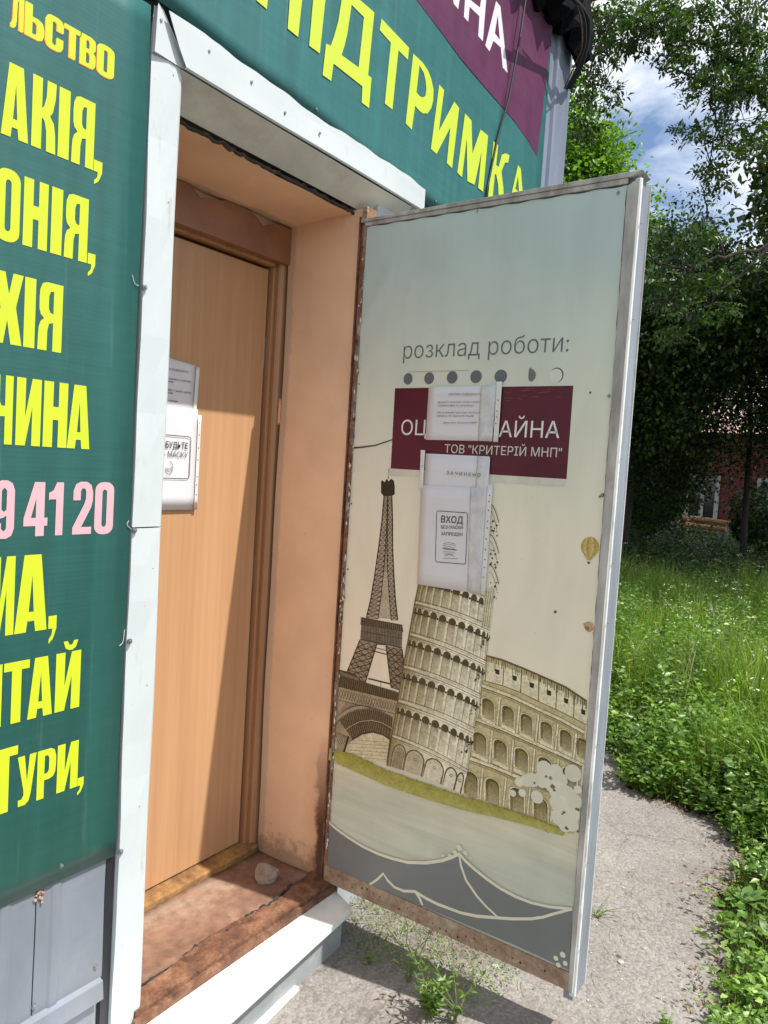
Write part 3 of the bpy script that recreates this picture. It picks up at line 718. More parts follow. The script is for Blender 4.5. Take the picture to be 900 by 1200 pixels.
blet(Z2([(592, 5), (615, 35), (652, 385), (627, 355), (617, 250), (578, 215), (557, 270), (535, 240)]), WH, [Z2([(600, 80), (585, 175), (612, 210)])])
blet(Z2([(432, -60), (458, -60), (451, -5), (507, 40), (516, -30), (540, -10), (522, 217), (498, 190), (504, 85), (452, 35), (445, 115), (422, 88)]), WH)
blet(Z2([(362, -40), (402, -20), (392, 48), (368, 18)]), WH)
for P, H in [
    (Z1([(62, -40), (112, -40), (103, 48), (50, 3)]), []),
    (Z1([(228, -60), (296, -60), (268, 195), (213, 150)]), []),
    (Z1([(352, -60), (418, -60), (382, 282), (326, 240)]), []),
    (Z1([(505, -60), (497, 0), (480, 110), (458, 190), (440, 240), (415, 230), (397, 395), (442, 427), (455, 335), (607, 455), (603, 540), (642, 570), (655, 410), (637, 395), (670, 65), (560, -30)]), [Z1([(550, 25), (527, 180), (513, 240), (497, 290), (587, 355), (615, 90)])]),
    (Z1([(708, 98), (853, 252), (847, 315), (797, 265), (765, 578), (725, 545), (757, 225), (698, 158)]), []),
    (Z2([(155, 282), (205, 330), (232, 370), (250, 415), (262, 470), (260, 530), (250, 570), (230, 598), (205, 598), (183, 580), (165, 557), (147, 683), (115, 650)]), [Z2([(188, 345), (172, 485), (190, 508), (207, 514), (219, 505), (224, 470), (221, 430), (211, 385)])]),
    (Z2([(292, 445), (318, 475), (290, 690), (372, 535), (397, 570), (360, 887), (332, 860), (350, 672), (278, 812), (248, 785)]), []),
    (Z2([(428, 597), (462, 635), (467, 808), (510, 683), (550, 715), (523, 1012), (497, 990), (515, 800), (478, 975), (440, 955), (437, 730), (412, 935), (387, 910)]), []),
    (Z2([(578, 745), (603, 765), (592, 870), (605, 880), (622, 815), (645, 808), (663, 820), (655, 858), (638, 858), (620, 905), (630, 990), (634, 1110), (607, 1090), (602, 970), (592, 920), (585, 918), (570, 1080), (548, 1058)]), []),
    (Z2([(708, 870), (722, 890), (745, 1190), (720, 1170), (715, 1055), (688, 1030), (680, 1120), (655, 1100)]), [Z2([(707, 930), (693, 995), (712, 1012)])]),
]:
    blet(P, (0.54, 0.66, 0.05), H)
scL = [(335, 113+18), (371, 128), (511, 236)]
for q in scL:
    p = W(*q, YU-.001); screw((p[0], YU-0.001, p[2]), BU, s=0.6)
for q in [(72, 1015)]:
    p = W(*q, -0.013); screw((p[0], -0.0125, p[2]), BL, s=0.8)

# black cable down across the upper banner
cb = MB(); pts = [Wb(450+a/4.5, b/4.5) for a, b in [(735, -120), (718, 0), (690, 180), (640, 520), (590, 740), (545, 980), (520, 1080)]]
cb.tube([(p[0], -0.035-0.012*math.sin(i), p[1]) for i, p in enumerate(pts)], 0.0042, 7)
o = cb.build('cable', M['black_rubber'], smooth=True); tag(o, 'thin black cable hanging down across the purple and green banner', 'cable')
for k in range(3):
    cb = MB(); a = W(668+k*6, 5, -0.16+k*.03); 
    P = [W(640+k*10, -30, -.16), W(684-k*3, 12, -.15), W(690-k*4, 40+k*6, -0.14), W(682-k*4, 75, -.10), W(667-k*3, 104, -.03)]
    P = curve3(P); cb.tube(P, [0.009-0.003*k]*len(P), 8)
    o = cb.build('cable', [M['black_rubber'], M['black_rubber'], plain('brown cable', (0.10, 0.05, 0.02), 0.5)][k], smooth=True)
    tag(o, ['thick black cable looping over the far upper corner of the kiosk', 'black cable just inside the thick loop at the kiosk roof corner', 'thin brown cable innermost at the kiosk roof corner'][k], 'cable', 'cables at the roof corner')
# loose wire ends behind the left flashing
for i, q in enumerate([[(155, 322), (158, 332), (163, 335)], [(151, 610), (149, 615), (154, 620)], [(146, 738), (144, 752), (140, 757)]]):
    cb = MB(); cb.tube(curve3([W(a, b, -0.014) for a, b in q]), 0.0006, 5); o = cb.build('wire', M['plastic_strip'], K)

# ------------------------------------------------------------------ open outer door
D = thing('outer_door', (XH, 0, 0), 'open metal street door with an old travel poster covering its inner face', 'door')
DW = 0.808; ZT = 2.052
def to_leaf(u, v, k): return (XH-k, -u, v)
Lp = lambda x, y: (lambda p: (-p[1], p[2]))(L(x, y))
mb = MB(); mb.box((XH+0.0045, -DW+0.0, 0.006), (XH+0.062, -0.006, ZT-0.008)); mb.build('door_core', M['steel'], D)
# poster sheet (slightly buckled)
TLp, TRp, BRp, BLp = (0.012, 2.036), (0.789, 2.043), (0.804, 0.050), (0.004, 0.048)
def poster_mat():
    t = NT('faded printed poster'); c = t.n('TexCoord'); sx = t.n('SeparateXYZ'); t.l(c.outputs['Object'], sx.inputs[0])
    co = t.coord()
    wob = t.math('MULTIPLY', t.math('SUBTRACT', t.noise(co, 2.2, 4), 0.5), 0.35)
    h = t.math('DIVIDE', t.math('ADD', sx.outputs['Z'], wob), 2.05)
    col = t.ramp(h, [(0.0, (0.50, 0.55, 0.47)), (0.13, (0.55, 0.58, 0.46)), (0.2, (0.70, 0.66, 0.49)), (0.27, (0.88, 0.79, 0.60)), (0.55, (0.84, 0.79, 0.63)), (0.76, (0.68, 0.71, 0.59)), (0.93, (0.50, 0.60, 0.57))])
    # faint horizontal brush bands of the printed water, low down
    bnd = t.ramp(t.noise(t.coord((1, 1.2, 16)), 1.4, 5, 0.6, 0.4), [(0.35, 0.86), (0.65, 1.1)])
    low = t.ramp(sx.outputs['Z'], [(0.38, 1), (0.46, 0)])
    col = t.mix(low, col, t.mix(1.0, col, bnd, 'MULTIPLY'))
    st = t.ramp(t.noise(t.coord((1, 9, .5)), 2.0, 6, 0.6), [(0.35, 0.97), (0.7, 1.01)])
    col = t.mix(1.0, col, st, 'MULTIPLY')
    d = t.ramp(t.noise(co, 26, 8, 0.72), [(0.63, 0), (0.74, 1)])
    col = t.mix(t.math('MULTIPLY', d, 0.3), col, (0.36, 0.30, 0.2))
    # big diagonal rain smears
    sm2 = t.ramp(t.noise(t.coord((1, 3.5, 1.2)), 1.6, 3, 0.5, 1.2), [(0.48, 0), (0.62, 1)])
    col = t.mix(t.math('MULTIPLY', sm2, 0.08), col, (0.32, 0.34, 0.33))
    t.col(col); t.b.inputs['Specular IOR Level'].default_value = 0.3; t.r(t.ramp(t.noise(co, 6, 4), [(0.3, 0.45), (0.7, 0.65)]))
    t.bump(t.math('ADD', t.noise(t.coord((1, 1, .5)), 4.0, 3, 0.5, 0.8), t.math('MULTIPLY', t.noise(co, 40, 4), 0.04)), 0.55, 0.012); return t.m
M['poster'] = poster_mat()
nu, nv = 44, 90; V = []
def sstep(a, b, x): x = min(1, max(0, (x-a)/(b-a))); return x*x*(3-2*x)
for j in range(nv+1):
    for i in range(nu+1):
        s_, r_ = i/nu, j/nv
        a_ = np.array(BLp)*(1-s_)+np.array(BRp)*s_; b_ = np.array(TLp)*(1-s_)+np.array(TRp)*s_; q = a_*(1-r_)+b_*r_
        if j == nv: q = q+np.array([0, 0.002*math.sin(i*1.3)])
        if i == nu: q = q+np.array([rng.normal()*0.0007, 0])
        top_ = sstep(1.73, 1.86, q[1])*(1-sstep(2.0, 2.036, q[1])); fold = q[1]-1.80-(q[0]-0.05)*1.6
        k_ = 0.0002+0.0016*top_*(1+math.sin(q[0]*13+3*math.sin(q[1]*9)))*.7+0.0022*top_*math.exp(-((q[0]-.55-(q[1]-1.9)*.5)/.05)**2)
        k_ += 0.0050*math.exp(-(fold/.035)**2)*(1-sstep(.09, .15, q[0]))*sstep(0.0, .03, q[0])
        k_ += 0.0035*math.exp(-((q[1]-1.60-(q[0])*1.1)/.03)**2)*(1-sstep(.08, .13, q[0]))*sstep(0.0, .03, q[0])
        V.append(to_leaf(q[0], q[1], k_))
Fc = [(j*(nu+1)+i, (j+1)*(nu+1)+i, (j+1)*(nu+1)+i+1, j*(nu+1)+i+1) for j in range(nv) for i in range(nu)]
PS = obj('poster', mesh('poster', V, Fc, D.location, True), M['poster'], D); PS['label'] = 'faded beige travel poster with printed landmarks'

INKD = (0.055, 0.038, 0.018); INKM = (0.17, 0.125, 0.055); OLV = (0.42, 0.37, 0.17); CRM = (0.72, 0.66, 0.48)
def mixc(a, b, t): return tuple(a[i]*(1-t)+b[i]*t for i in range(3))
PX = 0.0024
# --- printed text and dots
GRY = (0.135, 0.15, 0.155)
pt = Print(to_leaf, 2e-5, 0.0008)
a0 = Lp(472.5, 420.5); a1 = Lp(666, 412)
pt.glyphs('розклад роботи:', a0[0], a1[0], a0[1], a0[1]+(Lp(474, 405)[1]-Lp(474, 420)[1])*0.98, GRY, -0.008, (a1[1]-a0[1])/(a1[0]-a0[0]), lead='х')
pt.build('printed_heading', M['ink_flat'], PS)
pt = Print(to_leaf, 2e-5, 0.0008)
for i, (cx, cy) in enumerate([(478.3, 444), (503, 443.3), (530, 442.3), (558, 441.5), (587, 441)]):
    c = Lp(cx, cy); pt.disc(c, 0.0158+0.0007*i, (0.13, 0.15, 0.16), 0.0168+0.0003*i)
c = Lp(621, 440); pt.poly([(c[0]+0.017*math.cos(t)*(1 if math.cos(t) > 0 else .25), c[1]+0.0175*math.sin(t)+(.004 if math.cos(t) < 0 else 0)) for t in np.linspace(0, 2*math.pi, 20)[:-1]], (0.15, 0.17, 0.17))
c = Lp(652, 440); pt.disc(c, 0.0175, (0.70, 0.70, 0.62), 0.018)
pt.stroke([(c[0]+0.0178*math.cos(t), c[1]+0.0185*math.sin(t)) for t in np.linspace(-1.2, 2.4, 16)], [0.001+0.0028*math.sin(math.pi*k/15) for k in range(16)], (0.14, 0.13, 0.12))
a = Lp(478, 436); b = Lp(550, 434); pt.stroke([a, b], 0.0008, INKM)
pt.build('printed_dots', M['ink_flat'], PS)

# --- Iron lattice tower
pe_ = Print(to_leaf, 2e-6, 0.0005)
E = lambda x, y: Lp(380+x/3.3333, 540+y/3.3333)
def lat(l0, l1, r0, r1, n, wd, col):
    """lattice between the left edge l0->l1 and right edge r0->r1"""
    l0, l1, r0, r1 = map(np.array, (l0, l1, r0, r1))
    pl = pr_ = None
    for k in range(n+1):
        t = k/n; a = l0+(l1-l0)*t; b = r0+(r1-r0)*t
        if pl is not None:
            pe_.stroke([pl, b], wd, col); pe_.stroke([pr_, a], wd, col)
            pe_.stroke([a, b], wd*0.9, col)
        pl, pr_ = a, b
DK = (0.050, 0.034, 0.017)
# soft tone behind the lattice
def qd(P, col): pe_.poly([E(*p) for p in P], col)
qd([(234, 130), (265, 130), (268, 330), (285, 620), (165, 610), (205, 420), (222, 250)], (0.50, 0.43, 0.31))
pe_.stroke([E(253, 30), E(250, 72)], 0.0022, DK)
qd([(222, 80), (228, 76), (236, 84), (244, 70), (252, 80), (262, 70), (272, 78), (276, 100), (275, 132), (262, 138), (232, 138), (222, 125)], DK)
LS = [(234, 138), (226, 230), (214, 330), (197, 450), (182, 540), (165, 612)]; RS = [(264, 138), (267, 230), (267, 330), (271, 430), (277, 530), (287, 622)]
cl = [(248, 138), (245, 230), (240, 330), (232, 430), (222, 530), (210, 618)]; crr = [(249, 138), (249, 230), (246, 330), (248, 430), (254, 530), (262, 622)]
for S_ in (LS, RS): pe_.stroke([E(*p) for p in S_], 0.0042, DK)
for S_ in (cl, crr): pe_.stroke([E(*p) for p in S_], 0.0030, DK)
for i in range(5):
    n_ = 5
    lat(E(*LS[i]), E(*LS[i+1]), E(*cl[i]), E(*cl[i+1]), n_, 0.0017, DK)
    lat(E(*crr[i]), E(*crr[i+1]), E(*RS[i]), E(*RS[i+1]), n_, 0.0017, DK)
    if i < 3: lat(E(*cl[i]), E(*cl[i+1]), E(*crr[i]), E(*crr[i+1]), n_, 0.0013, DK)
qd([(144, 610), (305, 640), (309, 668), (142, 640)], mixc(DK, INKM, .3))
for k in range(20): pe_.stroke([E(147+k*8, 613+k*1.5), E(147+k*8, 638+k*1.4)], 0.0010, mixc(DK, (0.5, .43, .3), .6))
qd([(145, 640), (306, 668), (303, 735), (255, 722), (200, 718), (140, 712)], mixc(DK, (0.5, 0.43, 0.31), .30))
for k in range(14): pe_.stroke([E(148+k*11, 645+k*2), E(150+k*11, 705+k*2)], 0.0012, DK)
for sgn in (0, 1): pe_.stroke([E(143, 665+sgn*32), E(305, 695+sgn*35)], 0.0018, DK)
qd([(142, 700), (205, 715), (160, 868), (86, 838)], (0.36, 0.29, 0.19)); qd([(242, 722), (304, 735), (324, 905), (262, 885)], (0.30, 0.24, 0.155))
lat(E(140, 705), E(86, 838), E(172, 712), E(120, 850), 6, 0.0026, DK); lat(E(172, 712), E(120, 850), E(206, 718), E(160, 866), 6, 0.0026, DK)
lat(E(242, 722), E(262, 885), E(274, 730), E(294, 895), 6, 0.0026, DK); lat(E(274, 730), E(294, 895), E(304, 735), E(326, 905), 6, 0.0026, DK)
for a, b in [((206, 715), (160, 868)), ((242, 722), (262, 885)), ((140, 700), (84, 840)), ((304, 735), (326, 905))]: pe_.stroke([E(*a), E(*b)], 0.0040, DK)
pe_.stroke([E(190, 742), E(246, 757)], 0.003, DK); pe_.stroke([E(195, 728), E(246, 742)], 0.002, DK); pe_.stroke([E(172, 850), E(262, 872)], 0.0045, DK); pe_.stroke([E(222, 862), E(222, 884)], 0.0016, DK)
qd([(58, 815), (120, 830), (150, 862), (292, 905), (290, 940), (54, 882)], mixc(DK, INKM, .35))
for k in range(28): pe_.stroke([E(58+k*8.2, 845+k*1.9), E(62+k*8.2, 880+k*2.0)], 0.0011, DK); pe_.stroke([E(62+k*8.2, 845+k*1.9), E(58+k*8.2, 880+k*2.0)], 0.0009, mixc(DK, (0.5, .43, .3), .5))
for k in range(18): pe_.stroke([E(64+k*4, 822+k*1.5), E(66+k*4, 838+k*1.2)], 0.0012, (0.5, 0.43, 0.3))
qd([(54, 882), (292, 940), (286, 1000), (262, 1160), (250, 1180), (44, 1040)], (0.40, 0.33, 0.215))
for k in range(22): 
    x = 56+k*10.5; pe_.stroke([E(x, 892+k*2.6), E(x+10, 925+k*2.6)], 0.0013, DK); pe_.stroke([E(x+10, 892+k*2.6), E(x, 925+k*2.6)], 0.0013, DK)
pe_.stroke([E(50, 932), E(286, 990)], 0.0018, DK)
for k in range(16): pe_.stroke([E(52+k*6, 1000-k*5), E(90+k*8, 940+k*2)], 0.001, DK)
arcO = [(34, 1045), (60, 1010), (95, 985), (135, 970), (180, 968), (225, 978), (268, 1002)]
arcI = [(62, 1160), (78, 1120), (108, 1090), (148, 1066), (190, 1058), (228, 1068), (260, 1088)]
qd(arcO+arcI[::-1], mixc(DK, INKM, .25))
def arcp_(P, t): i = min(5, int(t*6)); f = t*6-i; return (P[i][0]*(1-f)+P[i+1][0]*f, P[i][1]*(1-f)+P[i+1][1]*f)
for k in range(34):
    t_ = k/33; pe_.stroke([E(*arcp_(arcO, t_)), E(*arcp_(arcI, min(1, t_+.03)))], 0.0009, (0.42, 0.35, 0.23)); pe_.stroke([E(*arcp_(arcO, min(1, t_+.03))), E(*arcp_(arcI, t_))], 0.0009, mixc(DK, INKM, .6))
arcM = [((a[0]+b[0])/2, (a[1]+b[1])/2) for a, b in zip(arcO, arcI)]
pe_.stroke([E(*p) for p in arcO], 0.0036, (0.34, 0.28, 0.18)); pe_.stroke([E(*p) for p in arcO], 0.0018, DK)
pe_.stroke([E(*p) for p in arcM], 0.002, (0.5, 0.43, 0.3)); pe_.stroke([E(*p) for p in arcI], 0.0036, DK)
qd([(36, 1050), (60, 1015), (110, 1085), (72, 1165), (58, 1160)], (0.38, 0.31, 0.20))
for k in range(7): pe_.stroke([E(40+k*6, 1052+k*3), E(62+k*7, 1110-k*4)], 0.0016, DK)
# pale hall under the arch
qd([(72, 1168)]+[(a, b+5) for a, b in arcI[1:]]+[(250, 1175)], (0.66, 0.58, 0.38))
for k in range(6): pe_.stroke([E(100-k*3, 1090+k*13), E(255, 1098+k*14)], 0.0009, INKM)
pe_.stroke([E(96, 1075), E(70, 1165)], 0.007, DK); pe_.stroke([E(262, 1080), E(248, 1180)], 0.008, DK)
pe_.build('printed_lattice_tower', M['ink_poster'], PS)

# --- arcaded amphitheatre
pc = Print(to_leaf, 1.2e-6, 0.0010)
Q = lambda x, y: Lp(540+x/5.22, 760+y/5.22)
def qc(P, col, cols=None): pc.poly([Q(*p) for p in P], col)
STN = (0.58, 0.50, 0.27); STL = (0.80, 0.73, 0.50)
top = [(150, 42), (250, 68), (380, 120), (500, 172), (640, 235), (772, 322)]
bot = [(0, 905), (120, 945), (260, 985), (400, 1030), (520, 1068), (650, 1125)]
pc.poly([Q(*p) for p in top]+[Q(775, 340), Q(760, 520), Q(742, 740), Q(720, 1000), Q(690, 1140)]+[Q(*p) for p in bot[::-1]]+[Q(60, 640)], STN)
def lerp(a, b, t): return a+(b-a)*t
def lineY(P, x):
    for (xa, ya), (xb, yb) in zip(P, P[1:]):
        if xa <= x <= xb: return ya+(yb-ya)*(x-xa)/(xb-xa)
    (xa, ya), (xb, yb) = (P[0], P[1]) if x < P[0][0] else (P[-2], P[-1]); return ya+(yb-ya)*(x-xa)/(xb-xa)
L1 = [(120, 235), (300, 300), (480, 385), (620, 450), (755, 525)]
L1b = [(140, 195), (260, 228), (370, 270), (480, 325), (590, 375), (700, 430), (770, 465)]
L2 = [(85, 440), (270, 510), (450, 590), (600, 655), (742, 722)]
L3 = [(45, 680), (200, 735), (340, 795), (500, 850), (700, 930)]
# attic wash: lighter field
pc.poly([Q(x, y+36) for x, y in top]+[Q(*p) for p in L1b[::-1]], STL)
# ragged top with dark drips
pc.stroke([Q(*p) for p in top], 0.0052, INKM)
for k in range(58):
    x = 158+k*10.7; y = lineY(top, x); h = rng.uniform(18, 60) if k % 5 else 80; wd = rng.uniform(0.0012, 0.003)
    pc.stroke([Q(x, y), Q(x-2, y+h)], wd, mixc(INKD, INKM, rng.random()))
for k in range(6):
    x = 225+k*105; y = lineY(top, x)+62
    qc([(x-14, y), (x+14, y+8), (x+12, y+38), (x-12, y+30)], INKD); qc([(x-16, y+40), (x+12, y+48), (x+10, y+74), (x-16, y+66)], (0.78, 0.73, 0.54))
for k in range(7):
    x = 265+k*109 if k else 150
    x = 150+k*108; ya = lineY(top, x+8); yb = lineY(L1b, x)
    pc.stroke([Q(x+8, ya+10), Q(x, yb)], 0.0026, INKM)
pc.stroke([Q(*p) for p in L1b], 0.0022, INKM)
for Lc, w1 in ((L1, 1), (L2, 1.2), (L3, 1.2)):
    pc.stroke([Q(x, y-12) for x, y in Lc], 0.0065*w1, STL); pc.stroke([Q(*p) for p in Lc], 0.0026*w1, INKM); pc.stroke([Q(x, y+12) for x, y in Lc], 0.0040*w1, mixc(STN, INKM, .5)); pc.stroke([Q(x, y-26) for x, y in Lc], 0.0014*w1, INKM)
def arch(cx, cy, w2, h2, sh):
    # outer light archivolt, dark recess, paler lower part, bright pier
    def shp(k, dx=0, dy=0): return [Q(cx+dx+w2*k*math.cos(t), cy+dy-h2*0.45-h2*0.45*k*math.sin(t)+w2*k*math.cos(t)*sh) for t in np.linspace(0, math.pi, 9)]+[Q(cx+dx-w2*k, cy+dy+h2*0.95-sh*w2*k), Q(cx+dx+w2*k, cy+dy+h2*0.95+sh*w2*k)]
    pc.poly(shp(1.32), mixc(STN, INKM, .35)); pc.poly(shp(1.2, -2, 2), STL)
    P_ = shp(1.0); c1 = (0.13, 0.10, 0.03); c2 = (0.32, 0.26, 0.10)
    cols = [c1]*9+[c2, mixc(c2, STN, .3)]
    T = tessellate_polygon([[Vector((a, b, 0)) for a, b in P_]]); pc.tri(P_, T, cols)
    P2 = shp(0.72, 5, 10); pc.tri(P2, tessellate_polygon([[Vector((a, b, 0)) for a, b in P2]]), [mixc(c1, c2, .6)]*9+[mixc(c2, CRM, .35)]*2)
    pc.poly([Q(cx-w2*1.15, cy+h2*0.98-10), Q(cx+w2*1.2, cy+h2*0.98+w2*.9), Q(cx+w2*1.2, cy+h2*0.98+w2*.9+24), Q(cx-w2*1.15, cy+h2*0.98+14)], STL)
    pc.stroke([Q(cx-w2*1.15, cy+h2*0.98+14), Q(cx+w2*1.2, cy+h2*0.98+w2*.9+24)], 0.0014, INKM)
for cx, cy in [(168, 362), (290, 408), (403, 458), (525, 505), (643, 555), (745, 605)]: arch(cx, cy, 36, 62, 0.42)
for cx, cy in [(118, 575), (243, 622), (372, 672), (515, 728), (665, 790)]: arch(cx, cy, 40, 68, 0.40)
for cx, cy in [(62, 825), (195, 868), (345, 925), (490, 985)]: arch(cx, cy, 42, 80, 0.36)
for xs_, La, Lb in (([112, 232, 352, 468, 588, 700], L1, L2), ([60, 185, 315, 445, 590, 715], L2, L3), ([0, 128, 270, 418, 560], L3, bot)):
    for x in xs_:
        ya = lineY(La, x+8)+22; yb = lineY(Lb, x-8)-26
        pc.stroke([Q(x+8, ya), Q(x-8, yb)], 0.0052, STL); pc.stroke([Q(x+15, ya), Q(x-1, yb)], 0.0016, INKM); pc.stroke([Q(x+0, ya), Q(x-16, yb)], 0.0010, INKM)
# specks and print grain
for _ in range(160):
    x = rng.uniform(20, 740); ya = lineY(L1, x); yb = lineY(bot, x); y = rng.uniform(ya, yb)
    pc.disc(Q(x, y), rng.uniform(0.0008, 0.0025), mixc(STN, INKM, rng.uniform(.1, .5)), seg=5)
pc.build('printed_amphitheatre', M['ink_poster'], PS)

# --- leaning tower
pp = Print(to_leaf, 1.4e-6, 0.0024)
tiers = [((494, 672), (577, 700)), ((487, 705), (574.5, 735)), ((480.5, 742), (569.5, 776)), ((473.5, 780), (563, 815)), ((467, 820), (556, 855)), ((460, 861), (548.5, 903)), ((454, 897), (541.5, 930))]
def tp(i, s, t):
    """point on the tower: between tier line i and i+1 at height fraction t, s across"""
    def ln(i):
        a, b = np.array(tiers[i][0], float), np.array(tiers[i][1], float); p = a+(b-a)*s; p[1] -= 4.6*4*s*(1-s)*0.62; return p
    if i == 5 and t > 0.0:
        p = ln(5)*(1-t)+ln(6)*t; return Lp(p[0], p[1])
    p = ln(i)*(1-t)+ln(i+1)*t; return Lp(p[0], p[1])
def cyl(s): return 0.5-0.5*math.cos(math.pi*(0.06+0.90*s))*1.0/0.995
def tone(s):
    sh = (0.33, 0.265, 0.11); li = (0.97, 0.92, 0.70)
    k = min(1, max(0, (s-0.02)*1.55)); return mixc(sh, li, k**0.8)
for i in range(6):
    S = np.linspace(0, 1, 13); P = [tp(i, s, 0) for s in S]+[tp(i, s, 1) for s in S]
    pp.tri(P, [(k, k+1, 14+k, 13+k) for k in range(12)], [tone(s) for s in S]*2)
sk = [cyl(k/11) for k in range(12)]
for i in range(5):
    n_ = 11
    for k in range(n_):
        a, b = sk[k], sk[k+1]; c = (a+b)/2; hw = (b-a)/2*0.78
        tb = tone(c)
        bay = mixc(tb, (0.36, 0.30, 0.13), 0.66 if c < .3 else (.42 if c < .55 else 0.16))
        pp.tri([tp(i, c-hw, .30), tp(i, c+hw, .30), tp(i, c+hw, .97), tp(i, c-hw, .97)], [(0, 1, 2, 3)], [mixc(bay, INKD, .40), mixc(bay, INKD, .12), mixc(bay, CRM, .35), bay])
        # dark arch crown
        R = 0.5*(tp(i, c+hw, .28)[0]-tp(i, c-hw, .28)[0])*1.02
        ct = tp(i, c, .30); pp.disc(ct, max(R, .003), mixc(INKD, INKM, .45), 0.0125, seg=12)
        pp.tri([tp(i, c-hw*.6, .38), tp(i, c+hw*.9, .38), tp(i, c+hw*.9, .56), tp(i, c-hw*.1, .60)], [(0, 1, 2, 3)], [mixc(INKD, bay, .45)]*2+[bay]*2)
        pp.stroke([(ct[0]+R*1.15*math.cos(t), ct[1]+0.0165*math.sin(t)) for t in np.linspace(0, math.pi, 9)], 0.0019, tone(c+.15))
    for k in range(n_+1):
        s = sk[k]
        pp.stroke([tp(i, s, .33), tp(i, s, .98)], 0.0036 if .1 < s < .9 else .002, mixc(tone(s), (0.85, .8, .62), .5))
        pp.stroke([tp(i, min(1, s+0.020), .36), tp(i, min(1, s+0.020), .98)], 0.0013, INKM)
        pp.disc(tp(i, s, .34), 0.0034, INKD, seg=7)
for i in range(6):
    S = np.linspace(0, 1, 14)
    pp.stroke([tp(i, s, .015) for s in S], 0.0046, CRM)
    pp.stroke([tp(i, s, -0.05 if i else 0) for s in S], 0.0020, INKM); pp.stroke([tp(i, s, .085) for s in S], 0.0018, mixc(INKM, INKD, .5)); pp.stroke([tp(i, s, .15) for s in S], 0.0009, INKM)
# base: blind arches
for c, wd, dk in [(0.13, 0.085, .45), (0.34, .12, .15), (0.60, .12, 0), (0.82, 0.075, 0), (0.94, .04, 0)]:
    def ap(kx, kt): return tp(5, min(1, max(0, c+wd*kx)), kt)
    arcp = [ap(math.cos(t), 0.55-0.34*math.sin(t)) for t in np.linspace(0, math.pi, 11)]
    pp.poly([ap(1, 1.0)]+arcp+[ap(-1, 1.0)], mixc(tone(c), INKM, .25+dk*.6))
    pp.stroke([ap(1, 1.0)]+arcp+[ap(-1, 1.0)], [0.005]+[0.0042]*11+[0.002], INKM if c < .7 else mixc(INKM, INKD, .5)); 
    pp.stroke([ap(.82, 1.0)]+[ap(.82*math.cos(t), 0.55-0.29*math.sin(t)) for t in np.linspace(0, math.pi, 9)]+[ap(-.82, 1.0)], 0.0010, CRM)
    d = ap(0.0, .52); pp.disc(d, 0.006, INKM, seg=4); pp.disc(d, 0.0032, tone(c), seg=4)
pp.stroke([tp(i, 0.0, 0) for i in range(6)]+[tp(5, 0, 1)], 0.0045, INKM)
# profile of capitals on the right-hand edge
for i in range(5):
    for k in range(9):
        a = tp(i, 1.0-0.012*k, .25+.05*k); pp.disc((a[0]+rng.uniform(-.004, .008), a[1]), rng.uniform(.0015, .0045), INKD if k % 2 else INKM, seg=6)
# part of the top storeys showing beside the notices
for (x0, y0, y1) in [(577, 560, 690)]:
    for k in range(3):
        cy = 600+k*36
        pp.stroke([Lp(574+(i_*1.4), cy-10+i_*i_*0.35) for i_ in range(9)], 0.0022, INKM)
        pp.stroke([Lp(574+(i_*1.1), cy-2+i_*i_*0.35) for i_ in range(9)], 0.0012, INKM)
        for q in range(10):
            a = Lp(575+rng.uniform(0, 9), cy+8+rng.uniform(0, 22)); pp.disc(a, rng.uniform(.0012, .0036), INKD, seg=6)
pp.poly([Lp(569, 690), Lp(580, 690), Lp(574.5, 737), Lp(565, 733)], (0.66, 0.61, 0.42))
for k in range(4): pp.stroke([Lp(571+k*2.6, 692), Lp(566+k*2.4, 734)], .0012, INKM)
pp.build('printed_leaning_tower', M['ink_poster'], PS)

# --- grass, water edge, swoosh, splotches, balloon, stains
pg = Print(to_leaf, 1.5e-6, 0.0036)
gt = [(387, 876), (415, 884), (455, 903), (500, 918), (540, 932), (580, 943), (620, 956), (664, 973)]; gb = [(386, 890), (415, 903), (455, 921), (500, 936), (540, 948), (580, 957), (620, 967), (660, 979)]
P = [Lp(*p) for p in gt]+[Lp(*p) for p in gb]
pg.tri(P, [(k, k+1, 9+k, 8+k) for k in range(7)], [(0.34, 0.32, 0.06)]*8+[(0.45, 0.43, 0.13)]*8)
for k in range(150):
    t = rng.random()*0.98; x = 388+t*274; i = min(6, int(t*7)); y = np.interp(x, [p[0] for p in gt], [p[1] for p in gt])
    a = Lp(x, y+1); pg.stroke([a, (a[0]+rng.normal()*.001, a[1]+rng.uniform(.002, .007))], 0.0015, (0.28, 0.26, 0.06))
pg.build('printed_lawn', M['ink_poster'], PS)
pk = Print(to_leaf, 1e-5, 0.0039)
l1 = [(383.6, 961), (395, 971), (409, 981), (425, 991), (444, 1000), (462, 1006), (479, 1010), (500, 1010.5), (518, 1008), (530, 1004), (539, 1000)]
l1b = [(539, 1000), (546, 1008), (557, 1018), (572, 1030), (588, 1041), (605, 1050), (623, 1057), (645, 1062), (671, 1064.5)]
l2 = [(434, 1036), (443, 1030), (450, 1023), (455, 1031), (463, 1039), (474, 1043.5), (487, 1044), (500, 1052), (514, 1059), (541, 1069), (560, 1073), (580, 1074.5), (600, 1076), (623, 1076), (637, 1074), (650, 1070), (671, 1064.5)]
l3 = [(539, 1002), (541, 1014), (547, 1031), (560, 1050), (571, 1062), (584, 1074)]
l4 = [(487, 1044), (492, 1051), (496, 1060)]
GS = (0.17, 0.185, 0.18)
pk.poly([Lp(*p) for p in l1+l1b[1:]]+[Lp(668, 1136), Lp(600, 1105), Lp(500, 1063), (0.006, 0.045)], GS)
LC = (0.70, 0.68, 0.53)
